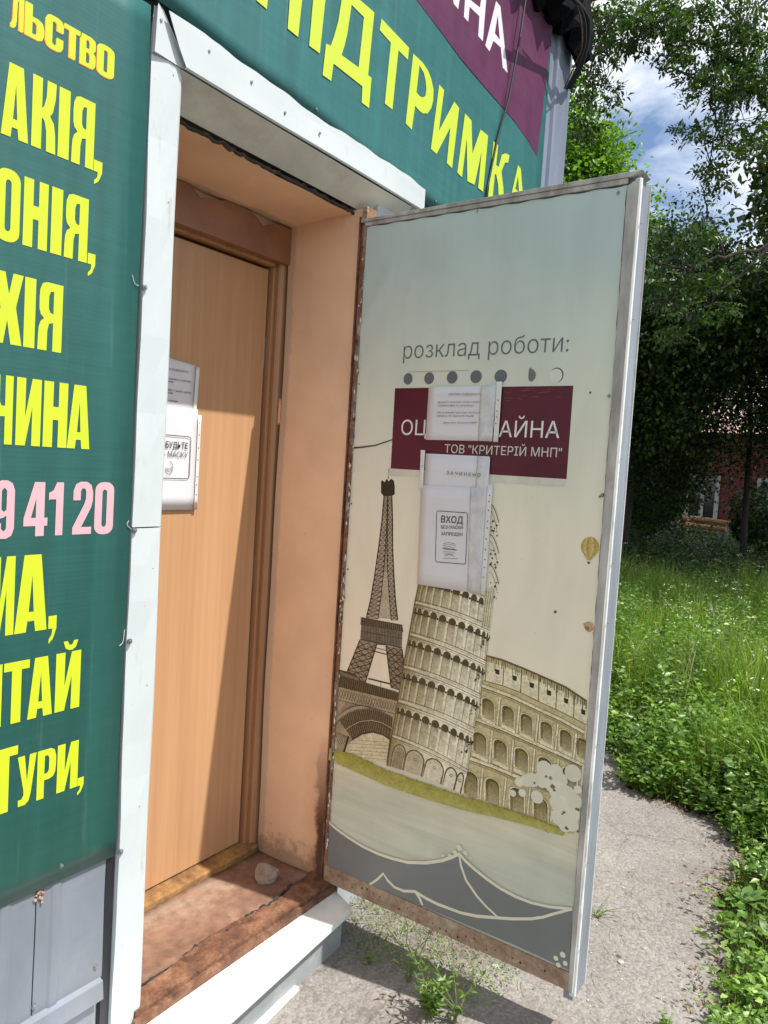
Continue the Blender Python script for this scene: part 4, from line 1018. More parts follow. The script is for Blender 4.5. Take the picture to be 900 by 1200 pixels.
for l_, w_ in ((l1+l1b[1:], 0.0095), (l2, 0.0085), (l3, 0.0070), (l4, 0.009)):
    nn_ = len(l_); pk.stroke([Lp(*p) for p in l_], [w_*(0.75+0.25*math.sin(math.pi*k/(nn_-1))) for k in range(nn_)], LC)
for c in [(539, 993, 8), (534, 998, 6), (546, 999, 6), (528, 1002, 5), (520, 1002, 4), (552, 1005, 4), (652, 1122, 6), (660, 1118, 7), (663, 1128, 6), (655, 1130, 6), (574, 1099, 4)]:
    a = Lp(c[0], c[1]); pk.disc(a, c[2]*PX*.45, LC, wob=.12)
pk.build('printed_waves', M['ink_flat'], PS)
ps = Print(to_leaf, 5e-6, 0.0041); PALE = (0.62, 0.61, 0.49)
for x, y, r in [(515, 735, 52), (500, 800, 50), (440, 800, 45), (405, 805, 38), (360, 815, 28), (380, 880, 25), (322, 882, 22), (470, 905, 40), (585, 750, 45), (610, 800, 48), (690, 760, 52), (600, 870, 60), (650, 905, 70), (620, 960, 62), (660, 1000, 72), (610, 1030, 55), (680, 1070, 45), (640, 1080, 40), (700, 930, 48), (560, 840, 40), (590, 940, 45), (720, 860, 25)]:
    c = Q(x, y); ps.disc(c, r/5.22*PX*.94, mixc((0.66, 0.64, 0.51), (0.74, 0.71, 0.57), rng.random()), seg=20)
for x, y, r in [(565, 840, 15), (575, 862, 10), (525, 780, 9), (455, 820, 8), (635, 1000, 11), (716, 980, 13), (650, 1095, 12), (720, 1115, 8), (625, 1010, 7)]:
    c = Q(x, y); ps.disc(c, r/5.22*PX, INKM, r/5.22*PX*.8, seg=7, wob=.3)
ps.build('paint_loss', M['ink_flat'], PS)
pb = Print(to_leaf, 2e-5, 0.0010)
c = Lp(691.5, 641); n_ = 7; cw = 0.0235
for k in range(n_):
    a, b = -1+2*k/n_, -1+2*(k+1)/n_
    colk = [(0.55, 0.42, 0.10), (0.62, 0.52, 0.24), (0.50, 0.33, 0.09)][k % 3]
    ed = lambda e: [(c[0]+e*cw*math.cos(t) if True else 0, c[1]+0.024*math.sin(t)) for t in np.linspace(1.57, -0.35, 8)]
    P = [(c[0]+a*cw*math.cos(t), c[1]+0.026*math.sin(t)) for t in np.linspace(1.5, -0.5, 9)]+[(c[0]+a*.004, c[1]-0.034)]+[(c[0]+b*.004, c[1]-0.034)]+[(c[0]+b*cw*math.cos(t), c[1]+0.026*math.sin(t)) for t in np.linspace(-0.5, 1.5, 9)]
    pb.tri(P, [(i, i+1, 18-i, 19-i) for i in range(9)], colk)
pb.poly([(c[0]-.004, c[1]-.037), (c[0]+.004, c[1]-.037), (c[0]+.003, c[1]-.043), (c[0]-.003, c[1]-.043)], INKM)
pb.build('printed_balloon', M['ink_poster'], PS)
pz = Print(to_leaf, 2e-5, 0.0014)
for x, y, r, cc in [(690, 734, 9, (0.60, .40, .24)), (688, 736, 4, (0.35, .2, .1)), (698, 742, 5, (0.5, .38, .25)), (651, 717, 2.6, (0.08, .07, .05)), (692, 460, 2.0, (.2, .16, .11)), (706, 580, 3.2, (.12, .10, .08)), (703, 582, 2, (.25, .2, .14)), (714, 464, 2.2, (.1, .09, .07)), (412, 590, 1.8, (.12, .1, .08)), (408, 667, 2, (.12, .1, .08)), (421, 450, 1.7, (.12, .1, .08)), (560, 247, 1.5, (.2, .2, .18)), (725, 226, 1.8, (.1, .1, .09)), (691, 640, 0.1, (.2, .2, .2))]:
    a = Lp(x, y); pz.disc(a, r*PX*.62, cc, seg=9, wob=.15)
a = [Lp(412, 525), Lp(425, 524), Lp(440, 522), (Lp(461, 515))]; pz.stroke(a, [.0055, .005, .004, .0035], (0.10, 0.095, 0.085))
pz.stroke([Lp(560, 243), Lp(559, 250)], .002, (.25, .25, .22))
pz.build('stains', M['ink_poster'], PS)
# --- burgundy sticker
sg = Print(to_leaf, 1e-5, 0.0007)
BUR = (0.110, 0.012, 0.030)
sg.poly([Lp(455, 566-9), Lp(662, 571), Lp(664, 561), Lp(457, 548)], (0.72, .70, .60))
sg.poly([Lp(463, 455), Lp(672, 452), Lp(664, 561.5), Lp(458, 549)], BUR)
for _ in range(14):
    a = np.array(Lp(rng.uniform(590, 660), rng.uniform(455, 470))); sg.stroke([a, a+np.array([rng.uniform(.01, .03), rng.normal()*.002])], .0008, (0.25, .1, .12))
SG = sg.build('company_sticker', M['ink_poster'], PS)
SG.data.materials.clear(); SG.data.materials.append(ink_mat('burgundy vinyl', 0.3, 0.25, (0.3, 0.15, 0.16), 9, (1, 1, 1), 0.2, 12, 0.002))
tx = Print(to_leaf, 2e-5, 0.0010)
a0 = Lp(470, 509.5); a1 = Lp(655.5, 513.5); top_ = Lp(655, 493)[1]-a1[1]
tx.glyphs('ОЦІНКА МАЙНА', a0[0], a1[0], a0[1], a0[1]+top_*.98, (0.78, 0.76, 0.72), 0.0, (a1[1]-a0[1])/(a1[0]-a0[0]))
a0 = Lp(521, 530.5); a1 = Lp(658, 536); top_ = Lp(658, 525)[1]-a1[1]
tx.glyphs('ТОВ "КРИТЕРІЙ МНП"', a0[0], a1[0], a0[1], a0[1]+top_, (0.66, 0.64, 0.60), 0.0, (a1[1]-a0[1])/(a1[0]-a0[0]))
tx.build('printed_lettering', M['ink_flat'], D)

# --- frame of the leaf
mb = MB(); mb.add([to_leaf(*BLp, .0), to_leaf(0.0, 0.0, .0)], []) ; mb.V = []; mb.F = []
def slab(P, k0, k1, name, mat, bev=0.001):
    mb = MB(); n = len(P); V = [to_leaf(u, v, k0) for u, v in P]+[to_leaf(u, v, k1) for u, v in P]
    Fc = [tuple(range(n)), tuple(range(2*n-1, n-1, -1))]+[(i, i+n, (i+1) % n+n, (i+1) % n) for i in range(n)]
    mb.add(V, Fc); return mb.build(name, mat, D, bevel=bev)
slab([(0.0, 0.0), (0.806, 0.004), (0.806, 0.052), (0.0, 0.052)], -0.004, 0.0060, 'bottom_strip', M['rust_strip'])
bn = [Lp(386+k*33.5, 1028+k*14.1) for k in range(9)]
hl = Print(to_leaf, 2e-5, 0.0063)
for k in range(26):
    u = 0.02+k*0.029+rng.normal()*.006; v = 0.026+rng.normal()*.010; hl.disc((u, v), rng.uniform(.0012, .0035), (0.05, 0.03, 0.02), seg=7, wob=.2)
hl.build('nail_holes', M['ink_poster'], D)
slab([(0.7915, 2.040), (0.8065, 0.004), (0.8185, 0.0), (0.8215, 2.056)], -0.006, 0.0065, 'edge_angle', M['steel_worn'])
slab([(0.004, 2.0385), (0.791, 2.0465), (0.791, 2.0600), (0.004, 2.050)], -0.006, 0.004, 'top_strip', M['steel_worn'])
slab([(-0.008, 2.0505), (0.800, 2.0605), (0.826, 2.0735), (-0.008, 2.0600)], -0.066, 0.007, 'top_cap', M['steel_worn'])
slab([(-0.002, 0.0), (0.0075, 0.0), (0.0118, 2.04), (0.0015, 2.04)], -0.006, 0.0058, 'hinge_edge', M['rust_jamb'])
# stepped free edge: white ridge, grey recess, thin rim
mb = MB(); mb.box((XH+0.0005, -0.8245, -0.012), (XH+0.0110, -0.808, 2.058)); mb.build('white_ridge', M['white_strip'], D, bevel=0.003)
mb = MB(); mb.box((XH+0.0115, -0.8155, -0.030), (XH+0.098, -0.790, 2.068)); mb.build('edge_plate', M['steel'], D, bevel=0.001)
mb = MB(); mb.box((XH+0.0985, -0.8185, -0.032), (XH+0.1015, -0.77, 2.070)); mb.build('edge_rim', M['white_strip'], D)
mb = MB(); mb.box((XH+0.0625, -0.776, 0.0), (XH+0.0985, -0.01, 2.05)); mb.build('outer_sheet', M['steel'], D)
for z in (1.95, 1.72, 1.38, 1.12, .97, .66, .35, .12):
    screw((XH+0.005, -0.829, z), D, s=0.4)
for q in [(725, 226), (714, 464), (706, 580)]:
    a = Lp(*q); screw(to_leaf(a[0], a[1], 0.004), D, (0, 0, -math.pi/2), .6)
# paint flecks at the hinge side
fl = Print(lambda u, v, k: to_leaf(u, v, k+.0056), 2e-5, 0.0004)
for _ in range(150):
    v = rng.uniform(0.1, 2.0); u = 0.0065+0.002*v+rng.normal()*0.0035; r = rng.uniform(.001, .004)
    fl.disc((u, v), r*.8, [(0.06, .14, .26), (0.68, .70, .68), (0.05, .04, .03), (0.62, .62, .58)][rng.integers(4)], r*rng.uniform(1, 3), seg=6, wob=.3)
fl.build('paint_flecks', M['ink_poster'], D, kind='stuff')

# ------------------------------------------------------------------ paper notices
def sheet(P3, name, mat, parent, th=0.0006, nrm=(-1, 0, 0), curl=0.0, n=8):
    """gently wavy sheet from 4 corners TL TR BR BL"""
    TL, TR, BR, BL_ = [np.array(p, float) for p in P3]; V = []
    for j in range(n+1):
        for i in range(n+1):
            s, r = i/n, j/n; q = (BL_*(1-s)+BR*s)*(1-r)+(TL*(1-s)+TR*s)*r
            q = q+np.array(nrm)*(curl*(math.sin(3.1*s+1.3*r)*.5+math.sin(7*s)*.2)); V.append(q)
    Fc = [(j*(n+1)+i, j*(n+1)+i+1, (j+1)*(n+1)+i+1, (j+1)*(n+1)+i) for j in range(n) for i in range(n)]
    mb = MB(); mb.add(V, Fc); return mb.build(name, mat, parent, smooth=True, solid=th)
def l3(x, y, k): u, v = Lp(x, y); return to_leaf(u, v, k)
KP = 0.0042
def leafprint(k): return Print(to_leaf, 1e-5, k)
def holes(a, b, zs_, parent, k=KP+.0012, r=1.5):
    h = leafprint(k)
    for t in zs_:
        h.disc(Lp(a[0]+(b[0]-a[0])*t, a[1]+(b[1]-a[1])*t), r*PX*.5, (0.03, .03, .03), seg=9)
    h.build('punched_holes', M['ink_paper'], parent, 'stuff')
BK = (0.035, 0.035, 0.04)
N1 = thing('paper_notice', l3(502, 517, KP), 'small upper typed notice in a plastic sleeve over the burgundy sticker', 'notice')
sheet([l3(503.5, 453.5, KP), l3(577, 452.5, KP), l3(573.5, 517, KP), l3(499.5, 515.5, KP)], 'sheet', M['paper'], N1, curl=.0012)
sheet([l3(565, 453, KP+.0022), l3(583, 451, KP+.0022), l3(578, 517.5, KP+.0022), l3(561, 516.5, KP+.0022)], 'sleeve', M['sleeve_dim'], N1, curl=.0012)
sheet([l3(583.5, 447.5, KP+.0035), l3(589.8, 447.5, KP+.0035), l3(585, 518, KP+.0035), l3(579.3, 518, KP+.0035)], 'binding_strip', M['plastic_strip'], N1)
holes((586, 460), (581.5, 512), (.18, .42, .56, .70), N1, KP+.0046)
def typed(parent, lines, k):
    p = leafprint(k)
    for (txt, x0, y0, x1, y1, h, col) in lines:
        a = Lp(x0, y0); b = Lp(x1, y1); p.glyphs(txt, a[0], b[0], a[1], a[1]+h*PX, col, 0.012, (b[1]-a[1])/(b[0]-a[0]))
    p.build('typed_text', M['ink_paper'], parent, 'stuff')
GY = (0.22, .22, .23)
typed(N1, [('ШАНОВНІ ВІДВІДУВАЧІ', 527, 463.5, 564, 463.5, 2.3, GY), ('Ви можете звертатись до нас з питань', 515, 472.5, 564, 472, 2.0, GY), ('оцінки майна та супроводу', 514.5, 476.3, 557, 476.5, 2.0, GY),
          ('Зателефонуйте нам будь ласка для', 514, 484.5, 564, 484.5, 2.0, GY), ('запису та консультацій', 513.5, 488.3, 556, 488.5, 2.0, GY), ('Дякуємо за розуміння', 521, 496.5, 560, 496.3, 2.0, GY)], KP+.0038)
N2 = thing('paper_notice', l3(490, 690, KP), 'tall white closed notice in a sleeve with a boxed entry warning below the burgundy sticker', 'notice')
sheet([l3(500, 531.5, KP), l3(574, 535, KP), l3(564.5, 696, KP), l3(490.5, 684.5, KP)], 'sheet', M['paper'], N2, curl=.0016)
sheet([l3(561, 534.5, KP+.0026), l3(575.5, 536, KP+.0026), l3(566, 697, KP+.0026), l3(551, 694, KP+.0026)], 'sleeve', M['sleeve_dim'], N2, curl=.0012)
sheet([l3(573, 568, KP+.004), l3(578.8, 568, KP+.004), l3(570, 697.5, KP+.004), l3(564.5, 696.5, KP+.004)], 'binding_strip', M['plastic_strip'], N2)
sheet([l3(494.8, 527.5, KP+.004), l3(499.8, 527.8, KP+.004), l3(497, 573, KP+.004), l3(493, 573, KP+.004)], 'binding_strip', M['plastic_strip'], N2)
sheet([l3(495, 568.5, KP+.0030), l3(573, 572, KP+.0030), l3(564.3, 695.6, KP+.0030), l3(490.2, 684, KP+.0030)], 'sheet', M['paper'], N2, curl=.001)
sheet([l3(553, 571, KP+.0044), l3(572, 572.5, KP+.0044), l3(564, 696, KP+.0044), l3(549, 692.6, KP+.0044)], 'sleeve', M['sleeve_dim'], N2, curl=.0008)
holes((575.8, 575), (567.5, 690), (.05, .11, .20, .31, .38, .49, .6, .70, .78, .88), N2, KP+.0052); holes((497, 540), (496, 560), (.3,), N2, KP+.0052)
typed(N2, [('З А Ч И Н Е Н О', 525, 556, 564.5, 559, 4.0, (0.12, .12, .13))], KP+.0042)
typed(N2, [('ВХОД', 518.5, 612, 544, 613.5, 8.2, BK), ('БЕЗ МАСКИ', 518.5, 619.3, 544, 620, 3.9, (0.07, .07, .08)), ('ЗАПРЕЩЕН', 518.5, 626.8, 543.5, 628, 3.9, (0.1, .1, .1))], KP+.0044)
bxp = leafprint(KP+.0046)
def rrect(C, r=2.0):
    C = [np.array(c, float) for c in C]; P = []
    for i in range(4):
        p = C[i]; a = C[i-1]; b = C[(i+1) % 4]; ua = (a-p)/np.linalg.norm(a-p); ub = (b-p)/np.linalg.norm(b-p)
        P += [p+ua*r, p+(ua+ub)*r*.3, p+ub*r]
    return P
bxp.stroke([Lp(*p) for p in rrect([(513.5, 598.5), (549.8, 601), (547.3, 661), (512, 658)])], 0.0018, BK, closed=True)
for k in range(8): bxp.stroke([Lp(522+rng.normal(), 637+k*2.4), Lp(528, 636+k*2.4+rng.normal()*.8), Lp(535+rng.normal()*2, 637.5+k*2.4)], .0011, (0.15, .15, .16))
bxp.stroke([Lp(520, 642), Lp(536, 644)], .0016, BK)
bxp.build('warning_box', M['ink_paper'], N2)

# notices on the inner door
DYP = DY-0.004
def d3(x, y, k): return W(x, y, DYP-k)
rx = W(232, 430, DYP)[0]; rx2 = W(227, 590, DYP)[0]
z0a, z1a = W(235, 428, DYP)[2], W(232, 486, DYP)[2]; z0b, z1b = W(230, 480, DYP)[2], W(228, 597, DYP)[2]
N3 = thing('paper_notice', (rx-.1, DYP, z1a), 'upper typed sheet stuck on the orange inner door, in shade', 'notice')
sheet([(rx-.212, DYP, z0a+.012), (rx-.008, DYP, z0a-.004), (rx-.012, DYP, z1a), (rx-.216, DYP, z1a)], 'sheet', M['paper'], N3, nrm=(0, -1, 0), curl=.0015)
sheet([(rx-.008, DYP-.002, z0a-.006), (rx+.006, DYP-.002, z0a-.008), (rx+.000, DYP-.002, z1a-.012), (rx-.013, DYP-.002, z1a-.010)], 'binding_strip', M['plastic_strip'], N3, nrm=(0, -1, 0))
def dpr(k): return Print(lambda u, v, kk: (u, DYP-k-kk, v), 1e-5, 0)
p = dpr(.0022)
hh = z0a-z1a
for i, (txt, fx0, fx1, fz) in enumerate([('ШАНОВНІ ВІДВІДУВАЧІ', .35, .86, .80), ('Ви можете звертатись з питань', .12, .93, .62), ('оцінки майна', .12, .60, .565), ('Зателефонуйте нам для', .12, .93, .40), ('запису та консультацій', .12, .6, .345), ('Дякуємо за розуміння', .3, .7, .2)]):
    w_ = .204; p.glyphs(txt, rx-.214+fx0*w_, rx-.214+fx1*w_, z1a+fz*hh, z1a+fz*hh+.0052, (0.15, .15, .18), .012)
p.build('typed_text', M['ink_paper'], N3, 'stuff')
N4 = thing('paper_notice', (rx2-.1, DYP, z1b), 'lower mask notice with a boxed drawing on the orange inner door, mostly sunlit', 'notice')
sheet([(rx2-.208, DYP-.0034, z0b), (rx2-.004, DYP-.0034, z0b), (rx2-.004, DYP-.0034, z1b), (rx2-.208, DYP-.0034, z1b)], 'sheet', M['paper'], N4, nrm=(0, -1, 0), curl=.0004)
sheet([(rx2-.003, DYP-.006, z0b-.015), (rx2+.009, DYP-.006, z0b-.015), (rx2+.009, DYP-.006, z1b), (rx2-.003, DYP-.006, z1b)], 'binding_strip', M['plastic_strip'], N4, nrm=(0, -1, 0))
p = dpr(.0062)
for t in (.08, .2, .33, .45, .62, .70, .8, .88): p.disc((rx2+.003, z0b-.015+(z1b-z0b)*t), .0022, (0.03, .03, .03), seg=8)
Z = lambda y: W(222, y, DYP)[2]
xr = W(220, 560, DYP)[0]
p.stroke([tuple(q) for q in rrect([(xr-.17, Z(512)), (xr, Z(512)), (xr, Z(561)), (xr-.17, Z(561))], .008)], .0024, BK, closed=True)
p.glyphs('БУДЬТЕ', xr-.092, xr-.010, Z(526.5), Z(519), BK, .012)
p.glyphs('ь МАСКУ', xr-.100, xr-.010, Z(536.5), Z(530), (0.06, .06, .07), .0)
cx_, cz_ = xr-.077, Z(549)
p.stroke([(cx_+.014*math.cos(t), cz_+.019*math.sin(t)) for t in np.linspace(-2.6, 1.5, 14)], .0014, BK)
for k in range(3): p.stroke([(cx_-.013, cz_-.004*k), (cx_, cz_-.003-.004*k), (cx_+.012, cz_+.002-.004*k)], .0011, BK)
p.build('printed_warning', M['ink_paper'], N4)

# ------------------------------------------------------------------ stone on the sill
import bmesh
bm = bmesh.new(); bmesh.ops.create_icosphere(bm, subdivisions=3, radius=1)
planes = [Vector(rng.normal(size=3)).normalized() for _ in range(11)]
for v in bm.verts:
    for pl in planes:
        d = v.co.dot(pl)
        if d > 0.66: v.co -= pl*(d-0.66)*0.92
    v.co *= 1+0.05*math.sin(v.co.x*9+v.co.y*7)+rng.normal()*.012
    v.co = Vector((v.co.x*0.052, v.co.y*0.036, v.co.z*0.036))
me = bpy.data.meshes.new('stone'); bm.to_mesh(me); bm.free()
st = obj('stone', me, M['rock']); pz_ = G(313, 1034, -0.008); st.location = (pz_[0]+0.005, pz_[1]+0.005, 0.018); st.rotation_euler = (0.2, 0.35, -0.4)
tag(st, 'fist sized rough brown stone lying on the rusty sill by the jamb', 'stone')
# pebbles
bm = bmesh.new(); bmesh.ops.create_icosphere(bm, subdivisions=1, radius=1)
base = np.array([v.co[:] for v in bm.verts]); fb = [tuple(v.index for v in f.verts) for f in bm.faces]; bm.free()
mb = MB(); cnt = 0
while cnt < 1500:
    x = rng.uniform(1.2, 4.2); y = rng.uniform(-1.25, 0.2)
    if not in_poly(edge, x, y) or (y > -0.24 and x < 1.9): continue
    cnt += 1; r = rng.uniform(.0015, .0045)*(1+2*(rng.random() < .03)); sc = np.array([1, rng.uniform(.6, 1), rng.uniform(.35, .7)])
    ang = rng.random()*6.28; c_, s_ = math.cos(ang), math.sin(ang); Pq = base*(1+rng.normal(size=(len(base), 1))*.12)*sc*r
    Pq = np.stack([Pq[:, 0]*c_-Pq[:, 1]*s_+x, Pq[:, 0]*s_+Pq[:, 1]*c_+y, Pq[:, 2]+GZ+.001], 1); mb.add(Pq, fb)
gm = NT('mixed grit'); gi = gm.n('NewGeometry'); gm.col(gm.ramp(gi.outputs['Random Per Island'], [(0.0, (0.10, 0.085, 0.07)), (0.5, (0.30, 0.27, 0.24)), (1.0, (0.5, 0.47, 0.43))])); gm.r(0.9)
o = mb.build('grit', gm.m, kind='stuff'); tag(o, 'loose grit and tiny stones scattered over the asphalt path')

# ------------------------------------------------------------------ vegetation
def leaf_mat(name, cols, trans=0.35, rough=0.5, spec=0.45):
    t = NT(name); gi = t.n('NewGeometry'); c = t.ramp(gi.outputs['Random Per Island'], cols)
    co = t.coord(); c = t.mix(1.0, c, t.ramp(t.noise(co, 2.1, 4), [(0.34, 0.62), (0.66, 1.3)]), 'MULTIPLY')
    t.col(c); t.r(rough); t.b.inputs['Specular IOR Level'].default_value = spec
    tr = t.n('BsdfTranslucent'); t.l(t.mix(1.0, c, (1.5, 1.6, 0.6), 'MULTIPLY'), tr.inputs[0])
    ms = t.n('MixShader'); ms.inputs[0].default_value = trans; t.l(t.b.outputs[0], ms.inputs[1]); t.l(tr.outputs[0], ms.inputs[2]); t.l(ms.outputs[0], t.o.inputs[0])
    return t.m
M['grass'] = leaf_mat('grass', [(0.0, (0.085, 0.16, 0.014)), (0.5, (0.17, 0.29, 0.03)), (0.9, (0.26, 0.37, 0.055)), (1.0, (0.42, 0.40, 0.18))], .35, .45)
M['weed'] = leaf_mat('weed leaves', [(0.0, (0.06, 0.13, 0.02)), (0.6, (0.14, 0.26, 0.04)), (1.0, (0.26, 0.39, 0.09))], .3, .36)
M['big_leaf'] = leaf_mat('broad leaves', [(0.0, (0.06, 0.15, 0.025)), (1.0, (0.16, 0.28, 0.06))], .25, .4)
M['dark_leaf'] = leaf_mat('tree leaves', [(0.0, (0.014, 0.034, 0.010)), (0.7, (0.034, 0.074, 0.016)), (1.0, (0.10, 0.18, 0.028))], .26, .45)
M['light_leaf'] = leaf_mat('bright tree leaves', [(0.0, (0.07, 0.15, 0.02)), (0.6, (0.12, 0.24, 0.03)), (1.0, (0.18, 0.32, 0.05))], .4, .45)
M['ash_leaf'] = leaf_mat('overhead leaflets', [(0.0, (0.02, 0.045, 0.012)), (0.6, (0.040, 0.085, 0.018)), (1.0, (0.075, 0.14, 0.03))], .3, .42)
M['under'] = leaf_mat('shade darkened leaves', [(0.0, (0.022, 0.055, 0.016)), (0.7, (0.045, 0.105, 0.026)), (1.0, (0.12, 0.22, 0.05))], .28, .4)  # undergrowth leaves, darkened in colour to carry the tree shade
M['bark'] = plain('bark', (0.045, 0.036, 0.028), 0.9, 0.5, 14, 0.8, bdist=0.02, stretch=(1, 1, .3))
M['stem'] = plain('green stems', (0.16, 0.22, 0.06), 0.7, 0.3, 20, 0)
M['dry_stem'] = plain('dry stems', (0.36, 0.30, 0.20), 0.8, 0.3, 30, 0)
M['flower'] = plain('white blossom', (0.75, 0.76, 0.68), 0.7, 0.1, 30, 0)

def np_mesh(name, V, quads):
    V = np.asarray(V, np.float32); quads = np.asarray(quads, np.int32); k = quads.shape[1]
    me = bpy.data.meshes.new(name); me.vertices.add(len(V)); me.vertices.foreach_set('co', V.ravel())
    me.loops.add(quads.size); me.loops.foreach_set('vertex_index', quads.ravel())
    me.polygons.add(len(quads)); me.polygons.foreach_set('loop_start', np.arange(0, quads.size, k, dtype=np.int32))
    me.update(calc_edges=True); me.validate(); return me
def blades(P, H, Wd, lean=0.45, seg=2):
    """P (n,3) roots, H heights, Wd widths -> vertices, quads (tapering bent strips)"""
    n = len(P); a = rng.random(n)*2*np.pi; ld = rng.random(n)*2*np.pi
    side = np.stack([np.cos(a), np.sin(a), np.zeros(n)], 1); ldv = np.stack([np.cos(ld), np.sin(ld), np.zeros(n)], 1)
    k = rng.random(n)*lean; V = []
    lv = [0, .55, 1.0] if seg == 2 else [0, .35, .7, 1.0]
    for t in lv:
        c = P+np.array([0, 0, 1.])*(H*t*(1-0.35*k*t))[:, None]+ldv*(H*k*t*t)[:, None]
        w_ = Wd*(1-t*0.93)*(1 if t else .8); V += [c-side*w_[:, None]/2, c+side*w_[:, None]/2]
    V = np.stack(V, 1).reshape(-1, 3); m_ = 2*len(lv); idx = np.arange(n)[:, None]*m_
    q = np.concatenate([idx+np.array([[2*j, 2*j+1, 2*j+3, 2*j+2]]) for j in range(len(lv)-1)], 0); return V, q
def leaves(C, Ln, Wd, dirs=None, up=0.3, fold=0.18):
    """n leaves as folded 6-vertex shapes; C base points, dirs outward directions"""
    n = len(C)
    if dirs is None: dirs = rng.normal(size=(n, 3))
    d = dirs/np.linalg.norm(dirs, axis=1)[:, None]; r = rng.normal(size=(n, 3))*0.5+np.array([0, 0, 1.0])*up*3
    s = np.cross(d, r); s /= np.linalg.norm(s, axis=1)[:, None]+1e-9; nn = np.cross(s, d)
    Ln = np.asarray(Ln)[:, None]; Wd = np.asarray(Wd)[:, None]
    b = C; t = C+d*Ln-nn*Ln*0.12; m1 = C+d*Ln*0.45+nn*0; l_ = m1+s*Wd/2+nn*Wd*fold; r_ = m1-s*Wd/2+nn*Wd*fold
    V = np.stack([b, l_, t, r_, m1+d*Ln*.0], 1).reshape(-1, 3); i = np.arange(n)[:, None]*5
    q = np.concatenate([i+np.array([[0, 4, 1, 1]]), i+np.array([[0, 3, 4, 4]]), i+np.array([[4, 2, 1, 1]]), i+np.array([[4, 3, 2, 2]])], 0)
    return V, q[:, :3]
def join(parts):
    V = []; Q_ = []; n = 0
    for v, q in parts: V.append(v); Q_.append(q+n); n += len(v)
    return np.concatenate(V), np.concatenate(Q_)
def sample(n, x0, x1, y0, y1, cond=None, dens=None):
    o = []
    while len(o) < n:
        x = rng.uniform(x0, x1, 4000); y = rng.uniform(y0, y1, 4000)
        for a, b in zip(x, y):
            if in_poly(edge, a, b): continue
            if cond and not cond(a, b): continue
            if dens and rng.random() > dens(a, b): continue
            o.append((a, b))
            if len(o) >= n: break
    return np.array(o)
vis = lambda a, b: (b < 0.42*(a-1.6)+.15) and (b > -1.4 - 0.02*a) and not (a < 4.6 and b > 0.4)
patch = lambda a, b: 0.12+0.88*(0.5+0.5*math.sin(a*2.3+b*1.7)*math.cos(b*3.1-a))
def edge_dist(xy):
    P = np.array(edge); best = np.full(len(xy), 9.0)
    for i in range(len(P)):
        a = P[i]; b = P[(i+1) % len(P)]; ab = b-a; t = np.clip(((xy-a)@ab)/(ab@ab), 0, 1); best = np.minimum(best, np.linalg.norm(xy-(a+t[:, None]*ab), axis=1))
    return best
# tall grass beyond the path; short turf along the verge
xy = sample(34000, 3.4, 9.5, -1.5, 3.4, vis, patch); ed = edge_dist(xy)
H = np.clip(0.11+ed*0.9, 0, .46)*rng.uniform(.45, 1.25, len(xy))*(1+.25*np.sin(xy[:, 0]*3.1+xy[:, 1]*4.3)); P = np.column_stack([xy, np.full(len(xy), GZ-.02)])
V1, q1 = blades(P, H, rng.uniform(.004, .010, len(xy)), .7, 3)
xy = sample(4000, 8.6, 27, -3, 13, lambda a, b: b < 0.5*a); P = np.column_stack([xy, np.full(len(xy), GZ-.03)])
V2, q2 = blades(P, rng.uniform(.12, .4, len(xy)), rng.uniform(.012, .03, len(xy)), .6, 2)
xy = sample(42000, 1.2, 4.4, -2.1, -.3, lambda a, b: True); ed = edge_dist(xy); k = ed < 1.1; xy = xy[k]; ed = ed[k]
P = np.column_stack([xy, np.full(len(xy), GZ-.02)])
V3, q3 = blades(P, np.clip(.03+ed*.22, 0, .13)*rng.uniform(.5, 1.2, len(xy)), rng.uniform(.003, .006, len(xy)), .8, 2)
V, q = join([(V1, q1), (V2, q2), (V3, q3)])
o = obj('grass', np_mesh('grass', V, q), M['grass'], kind='stuff'); tag(o, 'tall bright green grass growing beyond the asphalt path')
# leafy weeds through the grass
def weed_mass(n_pl, x0, x1, y0, y1, cond, hmax, lsz, nl=26):
    xy = sample(n_pl, x0, x1, y0, y1, cond, patch); ed = edge_dist(xy); C = []; Dr = []; Ls = []
    for (x, y), e in zip(xy, ed):
        h = min(hmax, (.13+e*1.1) if x > 3.35 and hmax > .2 else (.07+e*.45))*rng.uniform(.5, 1.1); lx, ly = rng.normal(size=2)*.08
        for k in range(nl):
            t = (k+rng.random())/nl; a = k*2.4+rng.random(); r = 0.015
            C.append((x+lx*t+r*math.cos(a), y+ly*t+r*math.sin(a), GZ+h*(.15+.85*t)))
            Dr.append((math.cos(a), math.sin(a), rng.uniform(-.1, .7))); Ls.append(lsz*rng.uniform(.6, 1.2)*(1.15-.6*t))
    C = np.array(C); Ls = np.array(Ls); return leaves(C, Ls, Ls*rng.uniform(.35, .65, len(Ls)), np.array(Dr))
V, q = join([weed_mass(900, 3.45, 9.0, -1.5, 3.2, lambda a, b: vis(a, b) and math.sin(a*3.7+1)*math.cos(b*4.1+a) > -.15, .50, .05), weed_mass(170, 3.5, 9.0, -1.5, 3.2, vis, .62, .045, 34), weed_mass(110, 3.45, 6, -1.3, .6, vis, .38, .075, 20), weed_mass(160, 2.0, 3.8, -1.6, -.7, lambda a, b: True, .13, .045, 16),
             weed_mass(3000, 3.45, 8.4, -1.4, 2.2, lambda a, b: vis(a, b) and math.sin(a*5.1+.4)*math.cos(b*6.3-a) > -.35, .34, .062, 22), weed_mass(420, 1.9, 3.9, -1.7, -.75, lambda a, b: True, .10, .030, 22)])
Vd, qd_ = weed_mass(3400, 8.3, 24, -3, 11, lambda a, b: b < .5*a, .46, .10, 16)  # leafy plants added so the tree-shaded far lawn comes out darker
